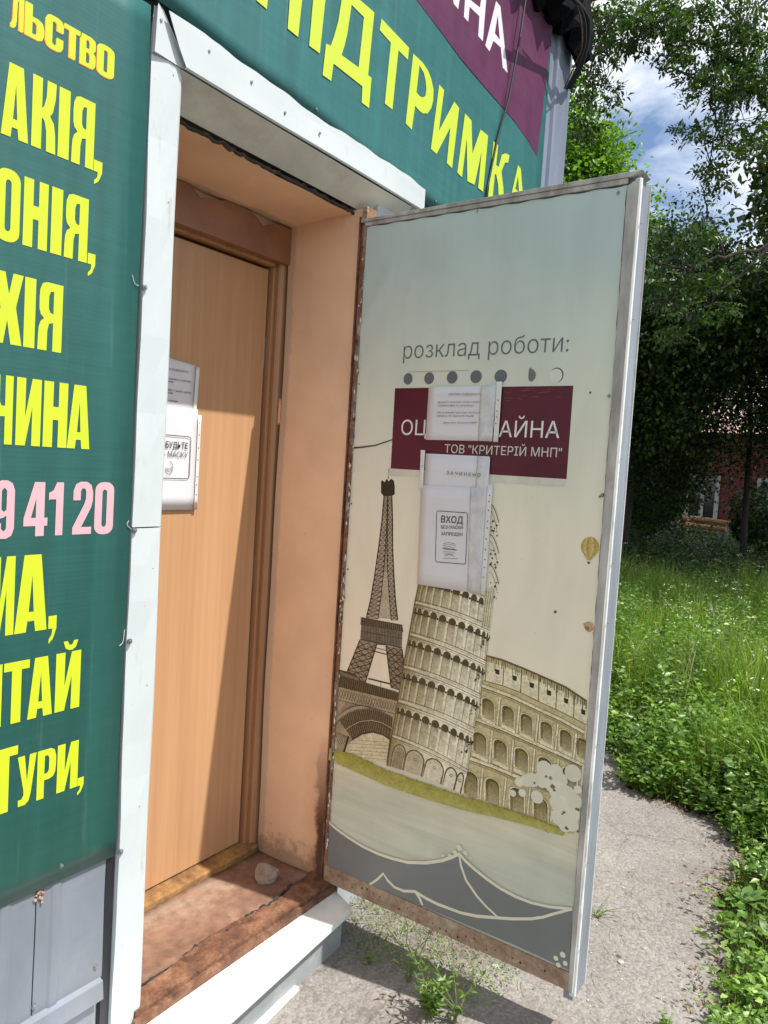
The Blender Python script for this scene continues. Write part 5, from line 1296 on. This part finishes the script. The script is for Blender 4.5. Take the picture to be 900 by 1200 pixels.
o = obj('undergrowth', np_mesh('undergrowth', Vd, qd_), M['under'], kind='stuff'); tag(o, 'leafy undergrowth below the trees, with their shade put into its leaf colour')
o = obj('weeds', np_mesh('weeds', V, q), M['weed'], kind='stuff'); tag(o, 'leafy green weeds mixed through the tall grass')
# tall clumps: broad-leaved stems, coarse grass and feathery umbels, each clump with its own height
cx_y = sample(200, 3.55, 9.3, -1.4, 2.6, lambda a, b: vis(a, b)); gp = []; wp = []; fp = []; ft = []
for ci, (x0_, y0_) in enumerate(cx_y):
    e0 = float(edge_dist(np.array([[x0_, y0_]]))[0]); hh_ = min(.70, .18+e0*1.3)*rng.uniform(.65, 1.1); kind_ = ci % 3; R_ = rng.uniform(.10, .24)
    if kind_ == 0:
        n_ = 240; q_ = rng.normal(size=(n_, 2))*R_*.6+[x0_, y0_]; gp.append(blades(np.column_stack([q_, np.full(n_, GZ-.02)]), hh_*rng.uniform(.6, 1.1, n_), rng.uniform(.008, .018, n_), .8, 3))
    else:
        C = []; Dr = []; Ls = []; nst = 16 if kind_ == 1 else 10
        for _ in range(nst):
            sx_, sy_ = rng.normal(size=2)*R_*.6; h_ = hh_*rng.uniform(.6, 1.05); a0_ = rng.random()*6.28; nn_ = 18 if kind_ == 1 else 46
            for k in range(nn_):
                t_ = .2+.8*k/nn_; a_ = a0_+k*1.57 if kind_ == 1 else rng.random()*6.28; rr__ = 0 if kind_ == 1 else rng.uniform(.0, .07)*(1.2-t_)
                C.append((x0_+sx_+rr__*math.cos(a_), y0_+sy_+rr__*math.sin(a_), GZ+h_*t_)); Dr.append((math.cos(a_), math.sin(a_), rng.uniform(-.2, .5))); Ls.append((.068*(1.15-.65*t_) if kind_ == 1 else .024)*rng.uniform(.7, 1.2))
            if kind_ == 2 and rng.random() < .22:
                for _k in range(12): ft.append((x0_+sx_+rng.normal()*.02, y0_+sy_+rng.normal()*.02, GZ+h_*1.02+rng.normal()*.004))
        Ls = np.array(Ls); (wp if kind_ == 1 else fp).append(leaves(np.array(C), Ls, Ls*(.55 if kind_ == 1 else .32), np.array(Dr)))
V_, q_ = join(gp); o = obj('coarse_grass', np_mesh('coarse_grass', V_, q_), M['grass'], kind='stuff'); tag(o, 'clumps of coarse tall grass in the weed bank')
V_, q_ = join(wp); o = obj('tall_weeds', np_mesh('tall_weeds', V_, q_), M['weed'], kind='stuff'); tag(o, 'upright broad leaved weeds standing in the weed bank')
V_, q_ = join(fp); o = obj('feathery_weeds', np_mesh('feathery_weeds', V_, q_), M['weed'], kind='stuff'); tag(o, 'feathery umbel weeds standing in the weed bank')
ft = np.array(ft); V_, q_ = leaves(ft, np.full(len(ft), .009), np.full(len(ft), .008)); o = obj('umbel_flowers', np_mesh('umbel_flowers', V_, q_), M['flower'], kind='stuff'); tag(o, 'small white umbel flowers above the feathery weeds')
# seed stalks standing above the grass, leaf litter along the crumbled edge
mb = MB()
xy = sample(260, 3.6, 8.5, -1.4, 2.4, vis)
for x, y in xy:
    h = rng.uniform(.35, .62); a = rng.random()*6.28; l_ = rng.uniform(.03, .15)
    mb.tube([(x, y, GZ), (x+math.cos(a)*l_*.3, y+math.sin(a)*l_*.3, GZ+h*.6), (x+math.cos(a)*l_, y+math.sin(a)*l_, GZ+h)], [.0012, .001, .0022], 3)
o = mb.build('seed_stalks', M['dry_stem'], kind='stuff'); tag(o, 'pale dry seed stalks rising above the green grass')
lt = []
while len(lt) < 1300:
    i = rng.integers(1, 13); a = PATH[i]; b = PATH[i+1]; p_ = a+(b-a)*rng.random()+rng.normal(size=2)*.05; lt.append((p_[0], p_[1], GZ+.003+rng.random()*.006))
lt = np.array(lt); V, q = leaves(lt, rng.uniform(.006, .024, len(lt)), rng.uniform(.004, .012, len(lt)), np.column_stack([rng.normal(size=(len(lt), 2)), rng.uniform(-.05, .2, len(lt))]))
lm = NT('leaf litter'); gi = lm.n('NewGeometry'); lm.col(lm.ramp(gi.outputs['Random Per Island'], [(0.0, (0.05, 0.03, 0.015)), (0.5, (0.20, 0.12, 0.06)), (0.8, (0.36, 0.28, 0.17)), (1.0, (0.10, 0.16, 0.03))])); lm.r(0.9)
o = obj('leaf_litter', np_mesh('leaf_litter', V, q), lm.m, kind='stuff'); tag(o, 'brown leaf litter along the crumbled edge of the asphalt')
# white blossom specks
xy = sample(50, 4.5, 9, -1.2, 2.6, vis); C = np.column_stack([xy, GZ+rng.uniform(.28, .46, len(xy))]); C = np.repeat(C, 6, 0)+rng.normal(size=(len(xy)*6, 3))*.012
V, q = leaves(C, np.full(len(C), .014), np.full(len(C), .013)); o = obj('blossom', np_mesh('blossom', V, q), M['flower'], kind='stuff'); tag(o, 'small white blossoms above the grass')

def weed_plant(loc, h, n, ls, wr, label, mat='weed', spread=.05, stems=4, lean=(0, 0)):
    r = thing('weed_plant', loc, label, 'weed'); mbs = MB(); C = []; Dr = []; Ls = []
    for s_ in range(stems):
        a0 = rng.random()*6.28; ex, ey = math.cos(a0)*spread+lean[0], math.sin(a0)*spread+lean[1]; hs = h*rng.uniform(.55, 1)
        pts = [np.array(loc)+np.array([ex*t*t+.004*rng.normal(), ey*t*t+.004*rng.normal(), hs*t]) for t in np.linspace(0, 1, 6)]
        mbs.tube(pts, [.0022, .002, .0018, .0014, .001, .0006], 5)
        for k in range(n):
            t = .1+.9*(k+rng.random())/n; p = pts[0]*(1-t)+pts[-1]*t if False else np.array([np.interp(t, np.linspace(0, 1, 6), [q_[i] for q_ in pts]) for i in range(3)])
            a = k*2.4+a0; C.append(p); Dr.append((math.cos(a), math.sin(a), rng.uniform(0, .9))); Ls.append(ls*rng.uniform(.6, 1.2)*(1.2-.55*t))
    mbs.build('stem', M['stem'], r)
    C = np.array(C)-np.array(loc); Ls = np.array(Ls); V, q = leaves(C, Ls, Ls*wr, np.array(Dr)); obj('foliage', np_mesh('foliage', V, q), M[mat], r); return r
a = G(505, 1190, GZ); weed_plant(tuple(a), .17, 17, .034, .32, 'leafy young weed growing through the asphalt under the open door', spread=.07, stems=12)
a = G(532, 1200, GZ); weed_plant(tuple(a), .20, 9, .030, .28, 'sparse taller weed just right of the leafy weed under the door', spread=.09, stems=5)
a = G(480, 1150, GZ); weed_plant(tuple(a), .19, 5, .022, .25, 'thin wiry weed with few leaves behind the leafy weed under the door', spread=.10, stems=6)
a = G(430, 1130, GZ); weed_plant(tuple(a), .06, 8, .014, .4, 'low tuft of weeds at the corner of the white step', spread=.07, stems=7)
a = G(780, 1206, GZ); weed_plant(tuple(a), .05, 9, .022, .4, 'tiny weed sprouting from the asphalt at the bottom of the path', spread=.02, stems=4)
a = G(700, 1075, GZ); weed_plant(tuple(a), .05, 6, .008, .4, 'sprawling wiry weed on the asphalt right of the door edge', spread=.10, stems=7)
# low matted growth under the door (thin dry tangle)
mb = MB()
for k in range(620):
    x = rng.uniform(1.86, 2.4); y = rng.uniform(-.52, -.05); a = rng.random()*6.28; l_ = rng.uniform(.02, .07)
    mb.tube([(x, y, GZ), (x+math.cos(a)*l_*.5, y+math.sin(a)*l_*.5, GZ+rng.uniform(.005, .04)), (x+math.cos(a)*l_, y+math.sin(a)*l_, GZ+rng.uniform(.0, .02))], .0007, 3)
for k in range(60):
    x = rng.uniform(2.0, 2.9); y = rng.uniform(-.95, -.6); a = rng.random()*6.28; l_ = rng.uniform(.02, .09)
    mb.tube([(x, y, GZ+.002), (x+math.cos(a)*l_*.5, y+math.sin(a)*l_*.5, GZ+.01), (x+math.cos(a)*l_, y+math.sin(a)*l_, GZ+.004)], .0007, 3)
o = mb.build('dry_tangle', M['dry_stem'], kind='stuff'); tag(o, 'thin dry stalks lying on the asphalt beneath the door')
xy = np.column_stack([rng.uniform(1.86, 2.5, 3600), rng.uniform(-.60, .1, 3600)]); C = np.column_stack([xy, np.full(len(xy), GZ+.004)+rng.random(len(xy))*.02])
V, q = leaves(C, rng.uniform(.006, .014, len(C)), rng.uniform(.003, .007, len(C)), np.column_stack([rng.normal(size=(len(C), 2)), rng.uniform(0, .8, len(C))]))
o = obj('small_leaves', np_mesh('small_leaves', V, q), M['weed'], kind='stuff'); tag(o, 'tiny creeping leaves on the ground beneath the door')

# broad-leaved plants at the path edge
def rosette(loc, n, ln, wr, label, tilt=.45, az0=0):
    r = thing('broadleaf_plant', loc, label, 'plant')
    for k in range(n):
        a = az0+k*2.399+rng.normal()*.15; L_ = ln*rng.uniform(.75, 1.1); el = tilt*rng.uniform(.5, 1.3); V = []; m_ = 7
        for i in range(m_):
            t = i/(m_-1); wd = L_*wr*math.sin(math.pi*min(1, t**.8*.97+.03))*.5+.001; rr_ = L_*t; z = L_*(math.sin(el)*t-.28*t*t)+.012; x = rr_*math.cos(el*.6)
            for s_, dz in ((-1, .22), (0, 0), (1, .22)): V.append((x*math.cos(a)-s_*wd*math.sin(a), x*math.sin(a)+s_*wd*math.cos(a), z+dz*wd+.002*math.sin(i*2+s_)))
        Fc = [(i*3+j, i*3+j+1, (i+1)*3+j+1, (i+1)*3+j) for i in range(m_-1) for j in (0, 1)]
        obj('leaf', mesh('leaf', V, Fc, (0, 0, 0), True), M['big_leaf'], r)
    return r
a = G(872, 1062, GZ); rosette(tuple(a), 15, .085, .42, 'broad-leaved plant whose leaves reach out over the asphalt path edge', .75, 2.0)
a = G(893, 1030, GZ); rosette(tuple(a), 14, .08, .4, 'broad-leaved plant just behind the one leaning over the path', .8, 1.0)
a = G(898, 1100, GZ); rosette(tuple(a), 13, .07, .4, 'broad-leaved plant at the right edge nearest the viewer', .6, .4)
for i, (px, py, lb) in enumerate([(880, 800, 'large burdock-like plant with pale wide leaves at the far right of the sunny grass'), (845, 830, 'large pale leafed plant left of the far right one in the sunny grass'), (880, 770, 'large leafed plant highest up in the sunny grass')]):
    a = G(px, py, GZ); a[2] = GZ; rosette((a[0], a[1], GZ+.12), 9, .26, .62, lb, .8, i)

# trees
def limb(mb, p, d, ln, r, depth, tips, wob=.25, down=0.0):
    pts = [np.array(p)]; rad = [r]; n = 6
    for i in range(n):
        d = d+rng.normal(size=3)*wob*.35+np.array([0, 0, -down]); d /= np.linalg.norm(d); pts.append(pts[-1]+d*ln/n); rad.append(r*(1-.62*(i+1)/n))
    mb.tube(pts, rad, 7 if r > .03 else 5)
    if depth == 0: tips.append((pts[-1], d)); tips.append((pts[3], d)); return
    for k in range(3 if depth > 1 else 4):
        i = rng.integers(2, n+1); nd = d+rng.normal(size=3)*.75; nd /= np.linalg.norm(nd); limb(mb, pts[i], nd, ln*rng.uniform(.25, .42), rad[i]*.62, depth-1, tips, wob, down)
def tree(base, h, blobs, nleaf, ls, mat, label, tr=.16, cat='tree', trunk_to=None, clump=.28, depth=2):
    r = thing('tree', tuple(base), label, cat, 'trees beyond the kiosk'); mb = MB(); tips = []
    tb = np.array(base, float); tt = np.array(trunk_to if trunk_to is not None else (base[0], base[1], base[2]+h*.6), float)
    pts = [tb+(tt-tb)*t+np.array([math.sin(t*5)*.06, math.cos(t*4)*.05, 0]) for t in np.linspace(0, 1, 8)]; mb.tube(pts, [tr*(1-.55*t) for t in np.linspace(0, 1, 8)], 10)
    mb.build('trunk', M['bark'], r, smooth=True)
    mb = MB()
    C = []
    for (cx, cy, cz, rx_, ry_, rz_) in blobs:
        c = np.array([cx, cy, cz]); s0 = pts[-1] if cz > tt[2]-.5 else pts[4]
        d = c-s0; L_ = np.linalg.norm(d); limb(mb, s0, d/L_, L_, tr*.35, depth-1, tips, .18)
        m_ = int(nleaf*rx_*ry_*rz_/sum(b[3]*b[4]*b[5] for b in blobs)/60)
        q = rng.normal(size=(m_, 3)); q /= np.linalg.norm(q, axis=1)[:, None]; q *= (rng.random((m_, 1))**.28)*np.array([rx_, ry_, rz_]); q += c+rng.normal(size=(m_, 3))*.12
        C.append(q)
    mb.build('limbs', M['bark'], r)
    C = np.concatenate(C); cl_ = clump*rng.uniform(.5, 1.3, (len(C), 1)); Cc_ = np.repeat(C, 60, 0)+rng.normal(size=(len(C)*60, 3))*np.repeat(cl_, 60, 0)*np.array([1, 1, .55])
    V, q = leaves(Cc_-np.array(base), ls*rng.uniform(.6, 1.2, len(Cc_)), ls*rng.uniform(.4, .7, len(Cc_)), None, .5)
    obj('crown', np_mesh('crown', V, q), M[mat], r, kind='stuff'); return r
def bl(px, py, t, r): p = B(px, py, t); return (p[0], p[1], p[2], r, r, r*.9)
# dense dark tree behind the open door
g1 = (13.6, 2.6, GZ)
tree(g1, 7, [bl(785, 290, 14, .7), bl(800, 370, 13.5, 1.2), bl(835, 320, 14.5, .6), bl(770, 420, 13, 1.3), bl(825, 410, 14, 1.1), bl(780, 500, 13.5, 1.2), bl(805, 350, 10.8, 1.0), bl(865, 380, 11, 1.0), bl(700, 420, 12, 1.6), bl(620, 400, 12, 1.7), bl(770, 450, 11.3, 1.0), bl(745, 540, 14.5, 1.2), bl(760, 580, 15, .9), bl(798, 562, 15.5, .3)], 125000, .09, 'dark_leaf',  # two unseen lobes behind the door are added to block skylight
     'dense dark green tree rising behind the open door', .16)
g2 = tuple(G(862, 640, GZ)); g2 = (g2[0], g2[1], GZ)
t0 = 13.8
tree((13.8*1.1, -.05+.85, GZ), 7, [bl(885, 340, 13.5, .5), bl(905, 370, 13, 1.0), bl(925, 430, 13, 1.1), bl(915, 500, 14, .7), bl(885, 545, 14, .5), bl(868, 520, 14.5, .4), bl(865, 420, 14.5, .6), bl(960, 300, 13, .8), bl(960, 400, 11, 1.5), bl(1050, 330, 10.5, 1.8), bl(1000, 470, 13, 1.5)], 80000, .088, 'dark_leaf',  # near lobes outside the frame are added to shade the far lawn
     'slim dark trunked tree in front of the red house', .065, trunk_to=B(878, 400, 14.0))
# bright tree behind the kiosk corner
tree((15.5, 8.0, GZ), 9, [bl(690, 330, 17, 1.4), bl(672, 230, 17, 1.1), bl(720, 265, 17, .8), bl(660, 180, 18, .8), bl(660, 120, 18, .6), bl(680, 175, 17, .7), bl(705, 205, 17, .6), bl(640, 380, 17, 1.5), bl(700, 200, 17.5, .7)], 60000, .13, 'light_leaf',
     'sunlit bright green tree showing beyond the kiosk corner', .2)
# low undergrowth below the dark tree
def shrub(base, blobs, n, ls, label, mat='dark_leaf'):
    r = thing('shrub', base, label, 'shrub', 'shrubs under the trees'); mb = MB(); 
    for k in range(5): mb.tube([base, (base[0]+rng.normal()*.3, base[1]+rng.normal()*.3, base[2]+.6)], [.02, .008], 5)
    mb.build('stem', M['bark'], r); C = []
    for c in blobs:
        m_ = n//len(blobs); q = rng.normal(size=(m_, 3)); q /= np.linalg.norm(q, axis=1)[:, None]; q *= rng.random((m_, 1))**.33*np.array(c[3:]); C.append(q+np.array(c[:3]))
    C = np.concatenate(C)-np.array(base); V, q = leaves(C, ls*rng.uniform(.6, 1.2, len(C)), ls*rng.uniform(.35, .65, len(C)), None, .5); obj('foliage', np_mesh('foliage', V, q), M[mat], r, kind='stuff')
shrub((16.5, 3.0, GZ), [bl(750, 600, 16.5, .6), bl(775, 590, 17, .5)], 5000, .1, 'dark shrub beside the door edge in front of the red house')
shrub((17, -.2, GZ), [bl(885, 600, 16, .6), bl(905, 620, 15, .6), bl(875, 620, 16, .3)], 6000, .1, 'dark shrub at the right edge in front of the red house')
# near overhead tree: trunk stands out of frame on the right
base = (8.6, -4.2, GZ)
T = thing('tree', base, 'tall tree whose leafy branches hang across the sky at upper right', 'tree', 'trees beyond the kiosk')
mb = MB(); mb.tube([(8.6, -4.2, GZ), (8.5, -4.1, 2), (8.3, -3.9, 4.2), (8.1, -3.6, 6.2)], [.26, .22, .18, .12], 12); mb.build('trunk', M['bark'], T, smooth=True)
mb = MB(); paths = [
    ([(1010, 300, 7.4), (950, 285, 7.0), (900, 288, 6.8), (850, 300, 6.7), (805, 315, 6.6), (770, 308, 6.6), (752, 300, 6.6)], .020),
    ([(1010, 220, 7.4), (940, 190, 7.2), (900, 128, 7.0), (870, 78, 6.9), (840, 58, 6.8), (800, 42, 6.8), (760, 30, 6.7), (715, 15, 6.6)], .034),
    ([(900, 128, 7.0), (880, 90, 7.2), (865, 40, 7.3), (850, -20, 7.3)], .03),
    ([(890, 105, 7.0), (850, 108, 6.9), (800, 85, 6.8), (768, 78, 6.8)], .02),
    ([(900, 290, 6.8), (860, 330, 6.8), (830, 345, 6.7), (805, 372, 6.6)], .016),
    ([(1000, 50, 7.5), (940, 10, 7.3), (880, -10, 7.2), (800, -25, 7), (740, -20, 7)], .035),
    ([(840, 58, 6.8), (830, 120, 6.7), (842, 150, 6.7), (828, 200, 6.7)], .012),
    ([(850, 300, 6.7), (830, 250, 6.7), (822, 215, 6.7)], .012),
    ([(805, 315, 6.6), (790, 350, 6.6), (760, 370, 6.5)], .010),
    ([(762, 30, 6.7), (735, 60, 6.6), (715, 75, 6.6)], .012), ([(720, 15, 6.6), (700, 50, 6.5), (698, 80, 6.5)], .010)]
def smooth_path(pp_):
    P_ = np.array([B(*q_) for q_ in pp_]); n = len(P_); tt = np.linspace(0, n-1, (n-1)*4+1); return np.stack([np.interp(tt, range(n), P_[:, i]) for i in range(3)], 1)+rng.normal(size=(len(tt), 3))*.012
for q in ([(8.3, -3.9, 4.2)], ): pass
joinp = [(8.25, -3.8, 4.6), (8.3, -2.9, 4.6)]
SP = []
for i, (pp_, r_) in enumerate(paths):
    P_ = smooth_path(pp_)
    if i in (0, 1, 5): P_ = np.concatenate([[np.array((8.2, -3.8, 4.2+.5*i)), (np.array((8.2, -3.8, 4.2+.5*i))+P_[0])/2+np.array([0, 0, .15])], P_])
    mb.tube(list(P_), list(np.linspace(r_, r_*.35, len(P_))), 6); SP.append(P_)
# leaf sprays: compound leaves of paired leaflets
sprays = []
GAPS = [[(702, 70), (745, 62), (772, 95), (800, 118), (790, 175), (800, 235), (775, 250), (748, 290), (735, 200), (712, 165), (722, 120)], [(868, 185), (905, 178), (905, 285), (855, 275), (845, 300), (838, 240)], [(752, 215), (800, 235), (750, 300)]]
def in_gap(p_):   # the crown is open here and the sky shows through
    d = np.array(p_)-CAM; z = d@FW; px = 450+F*(d@RT)/z; py = 600-F*(d@UP)/z
    return any(in_poly(g_, px, py) for g_ in GAPS)
cl_c = [(700, 30, 40, 22), (735, 60, 26, 18), (760, 20, 60, 26), (830, 20, 70, 34), (880, 60, 40, 40), (800, 60, 30, 16), (840, 100, 36, 22), (690, 105, 26, 18), (722, 80, 24, 12),
        (870, 105, 30, 26), (860, 160, 30, 22), (830, 80, 30, 14), (810, 155, 22, 10), (775, 270, 16, 12), (800, 285, 26, 16), (840, 265, 26, 18), (800, 330, 36, 18), (840, 330, 26, 18), (775, 350, 26, 12),
        (820, 365, 34, 14), (780, 390, 26, 10), (762, 325, 14, 12), (850, 215, 20, 12), (700, 60, 20, 30), (835, 200, 14, 12), (895, 160, 20, 30), (740, 15, 60, 16), (680, 150, 16, 20), (710, 118, 16, 8)]
for (cx, cy, rx_, ry_) in cl_c:
    m_ = int(rx_*ry_/24)+4
    for _ in range(m_):
        a = rng.random()*6.28; k = rng.random()**.5; px, py = cx+rx_*k*math.cos(a), cy+ry_*k*math.sin(a)
        sprays.append(B(px, py, rng.uniform(6.4, 7.2)))
for P_ in SP:
    for _ in range(len(P_)//2):
        sprays.append(P_[rng.integers(len(P_))]+rng.normal(size=3)*.07)
# extra crown beyond the frame, carrying the shade on the ground behind
ex = rng.normal(size=(1500, 3)); ex = ex/np.linalg.norm(ex, axis=1)[:, None]*rng.random((1500, 1))**.4*np.array([1.9, 1.7, 1.5])+np.array([10.6, -4.8, 6.9])
sprays = np.array([p_ for p_ in sprays if not in_gap(p_)])
C = []; Dr = []
def compound(S, nl=2, ln=.13, lfs=.06, droop=-.35):
    Cc, Dd = [], []
    for p_ in S:
        for _ in range(nl):
            d = rng.normal(size=3); d[2] = d[2]*.4+droop; d /= np.linalg.norm(d); s_ = np.cross(d, rng.normal(size=3)); s_ /= np.linalg.norm(s_)
            for j in range(4):
                q_ = p_+d*ln*(j+.6)/4; Cc += [q_, q_]; Dd += [d*.55+s_, d*.55-s_]
            Cc.append(p_+d*ln); Dd.append(d)
    return np.array(Cc), np.array(Dd)
C1, D1 = compound(sprays); C2, D2 = compound(ex, 2)
for p_ in sprays[::3]:
    b = min((P_[rng.integers(len(P_))] for P_ in SP for _ in range(3)), key=lambda q_: np.linalg.norm(q_-p_))
    if np.linalg.norm(b-p_) < .45: mb.tube([b, (b+p_)/2+rng.normal(size=3)*.04, p_], [.006, .004, .002], 4)
mb.build('limbs', M['bark'], T)
C = np.concatenate([C1, C2]); Dd = np.concatenate([D1, D2]); ls_ = .058*rng.uniform(.6, 1.25, len(C))
V, q = leaves(C-np.array(base), ls_, ls_*.42, Dd, .3)
obj('crown', np_mesh('crown', V, q), M['ash_leaf'], T, kind='stuff')

# shade-giving tree farther right (its crown is outside the frame, its shade falls on the far lawn)
def shade_tree(base, c, r, n, label):
    t_ = thing('tree', base, label, 'tree', 'trees beyond the kiosk'); mb = MB(); mb.tube([base, (base[0]+.1, base[1], base[2]+c[2]*.5), tuple(c)], [.3, .22, .1], 10); mb.build('trunk', M['bark'], t_)
    C = rng.normal(size=(n//50, 3)); C /= np.linalg.norm(C, axis=1)[:, None]; C = C*rng.random((len(C), 1))**.4*np.array(r)+np.array(c); C = np.repeat(C, 50, 0)+rng.normal(size=(len(C)*50, 3))*.36
    V, q = leaves(C-np.array(base), .27*rng.uniform(.6, 1.2, len(C)), .27*rng.uniform(.4, .7, len(C)), None, .5); obj('crown', np_mesh('crown', V, q), M['dark_leaf'], t_, kind='stuff')
shade_tree((13, -6.0, GZ), (12.1, -3.5, 7.6), (3.9, 3.4, 1.9), 52000, 'broad tree standing right of the view, shading the far lawn')
shade_tree((19, -5.5, GZ), (19.5, -2.5, 8.0), (4.2, 4.4, 2.4), 45000, 'broad tree farther back on the right, shading the red house')

# ------------------------------------------------------------------ far house and pipes
HX = 25.0
HP = lambda x, y: on(x, y, 0, HX)
M['red_wall'] = plain('brick red wall', (0.15, 0.032, 0.026), 0.8, 0.2, 3, 0.2)
M['roof_pink'] = plain('weathered roof', (0.55, 0.36, 0.34), 0.8, 0.2, 5, 0.3)
M['white_frame'] = plain('white window frame', (0.42, 0.43, 0.42), 0.5, 0.05, 10, 0)
gl = NT('window glass'); gl.col((0.02, 0.025, 0.03)); gl.r(0.08); M['glass'] = gl.m
Hs = thing('house', (HX, 4, GZ), 'red house with a pinkish roof half hidden behind the dark trees', 'house')
mb = MB(); mb.box((HX, -3.0, GZ), (HX+6, 10.0, 3.0)); mb.build('wall', M['red_wall'], Hs)
mb = MB(); V = [(HX-.5, -3.5, 2.9), (HX-.5, 10.5, 2.9), (HX+3, 10.5, 4.9), (HX+3, -3.5, 4.9), (HX+6.5, -3.5, 2.9), (HX+6.5, 10.5, 2.9)]
mb.add(V, [(0, 3, 2, 1), (3, 4, 5, 2), (0, 4, 3), (1, 2, 5), (0, 1, 5, 4)]); mb.build('roof', M['roof_pink'], Hs)
for (xa, xb, ya, yb) in [(806, 840, 556, 613), (888, 915, 560, 605), (752, 770, 560, 603)]:
    a = HP(xb, yb); b = HP(xa, ya); y0_, y1_ = a[1], b[1]; z0_, z1_ = max(a[2], .2), b[2]
    wf = MB(); t = .12; X0 = HX-.06; X1 = HX-.002
    wf.box((X0, y0_, z0_), (X1, y1_, z0_+t)).box((X0, y0_, z1_-t), (X1, y1_, z1_)).box((X0, y0_, z0_+t), (X1, y0_+t, z1_-t)).box((X0, y1_-t, z0_+t), (X1, y1_, z1_-t)).box((X0, (y0_+y1_)/2-.06, z0_+t), (X1, (y0_+y1_)/2+.06, z1_-t))
    wf = wf.build('window', M['white_frame'], Hs)
    for s0, s1 in ((y0_+t, (y0_+y1_)/2-.06), ((y0_+y1_)/2+.06, y1_-t)):
        pn = MB(); pn.box((HX-.03, s0, z0_+t), (HX-.003, s1, z1_-t)); pn.build('pane', M['glass'], wf)
M['orange_pipe'] = plain('orange painted pipe', (0.55, 0.27, 0.12), 0.5, 0.3, 3, 0)
for k, (pa, pb_, lb) in enumerate([((735, 596), (860, 614), 'upper orange pipe running low in front of the red house'), ((735, 604), (850, 621), 'lower orange pipe running low in front of the red house')]):
    mb = MB(); a = on(*pa, 0, 21.0-k*.3); b = on(*pb_, 0, 19.5-k*.3); mb.tube([a, (a+b)/2, b], .055, 8)
    for t in (.1, .5, .9):
        c = a+(b-a)*t
    o = mb.build('pipe', M['orange_pipe'], smooth=True); tag(o, lb, 'pipe', 'pipes before the red house')
    for t in (.05, .5, .95):
        c = a+(b-a)*t; pm = MB(); pm.tube([(c[0], c[1], GZ-.05), (c[0], c[1], c[2])], .04, 6)
        s_ = pm.build('support', M['steel'], None); s_.parent = o
# far tree line so the lawn does not end in bare ground
for i, (x, y, r) in enumerate([(34, 14, 3.2), (36, 6, 3.5), (37, -1, 3.2), (30, 20, 3.4), (24, 19, 3)]):
    tree((x, y, GZ), 7, [(x, y, 4.2, r, r, r*.9), (x+1, y-1.5, 2.6, r*.8, r*.8, r*.6)], 9000, .3, 'dark_leaf', ['far tree behind the left end of the red house', 'far tree behind the middle of the red house', 'far tree behind the right end of the red house', 'far tree hidden behind the kiosk, left of the house', 'far tree hidden behind the kiosk corner'][i], .25, clump=.6)
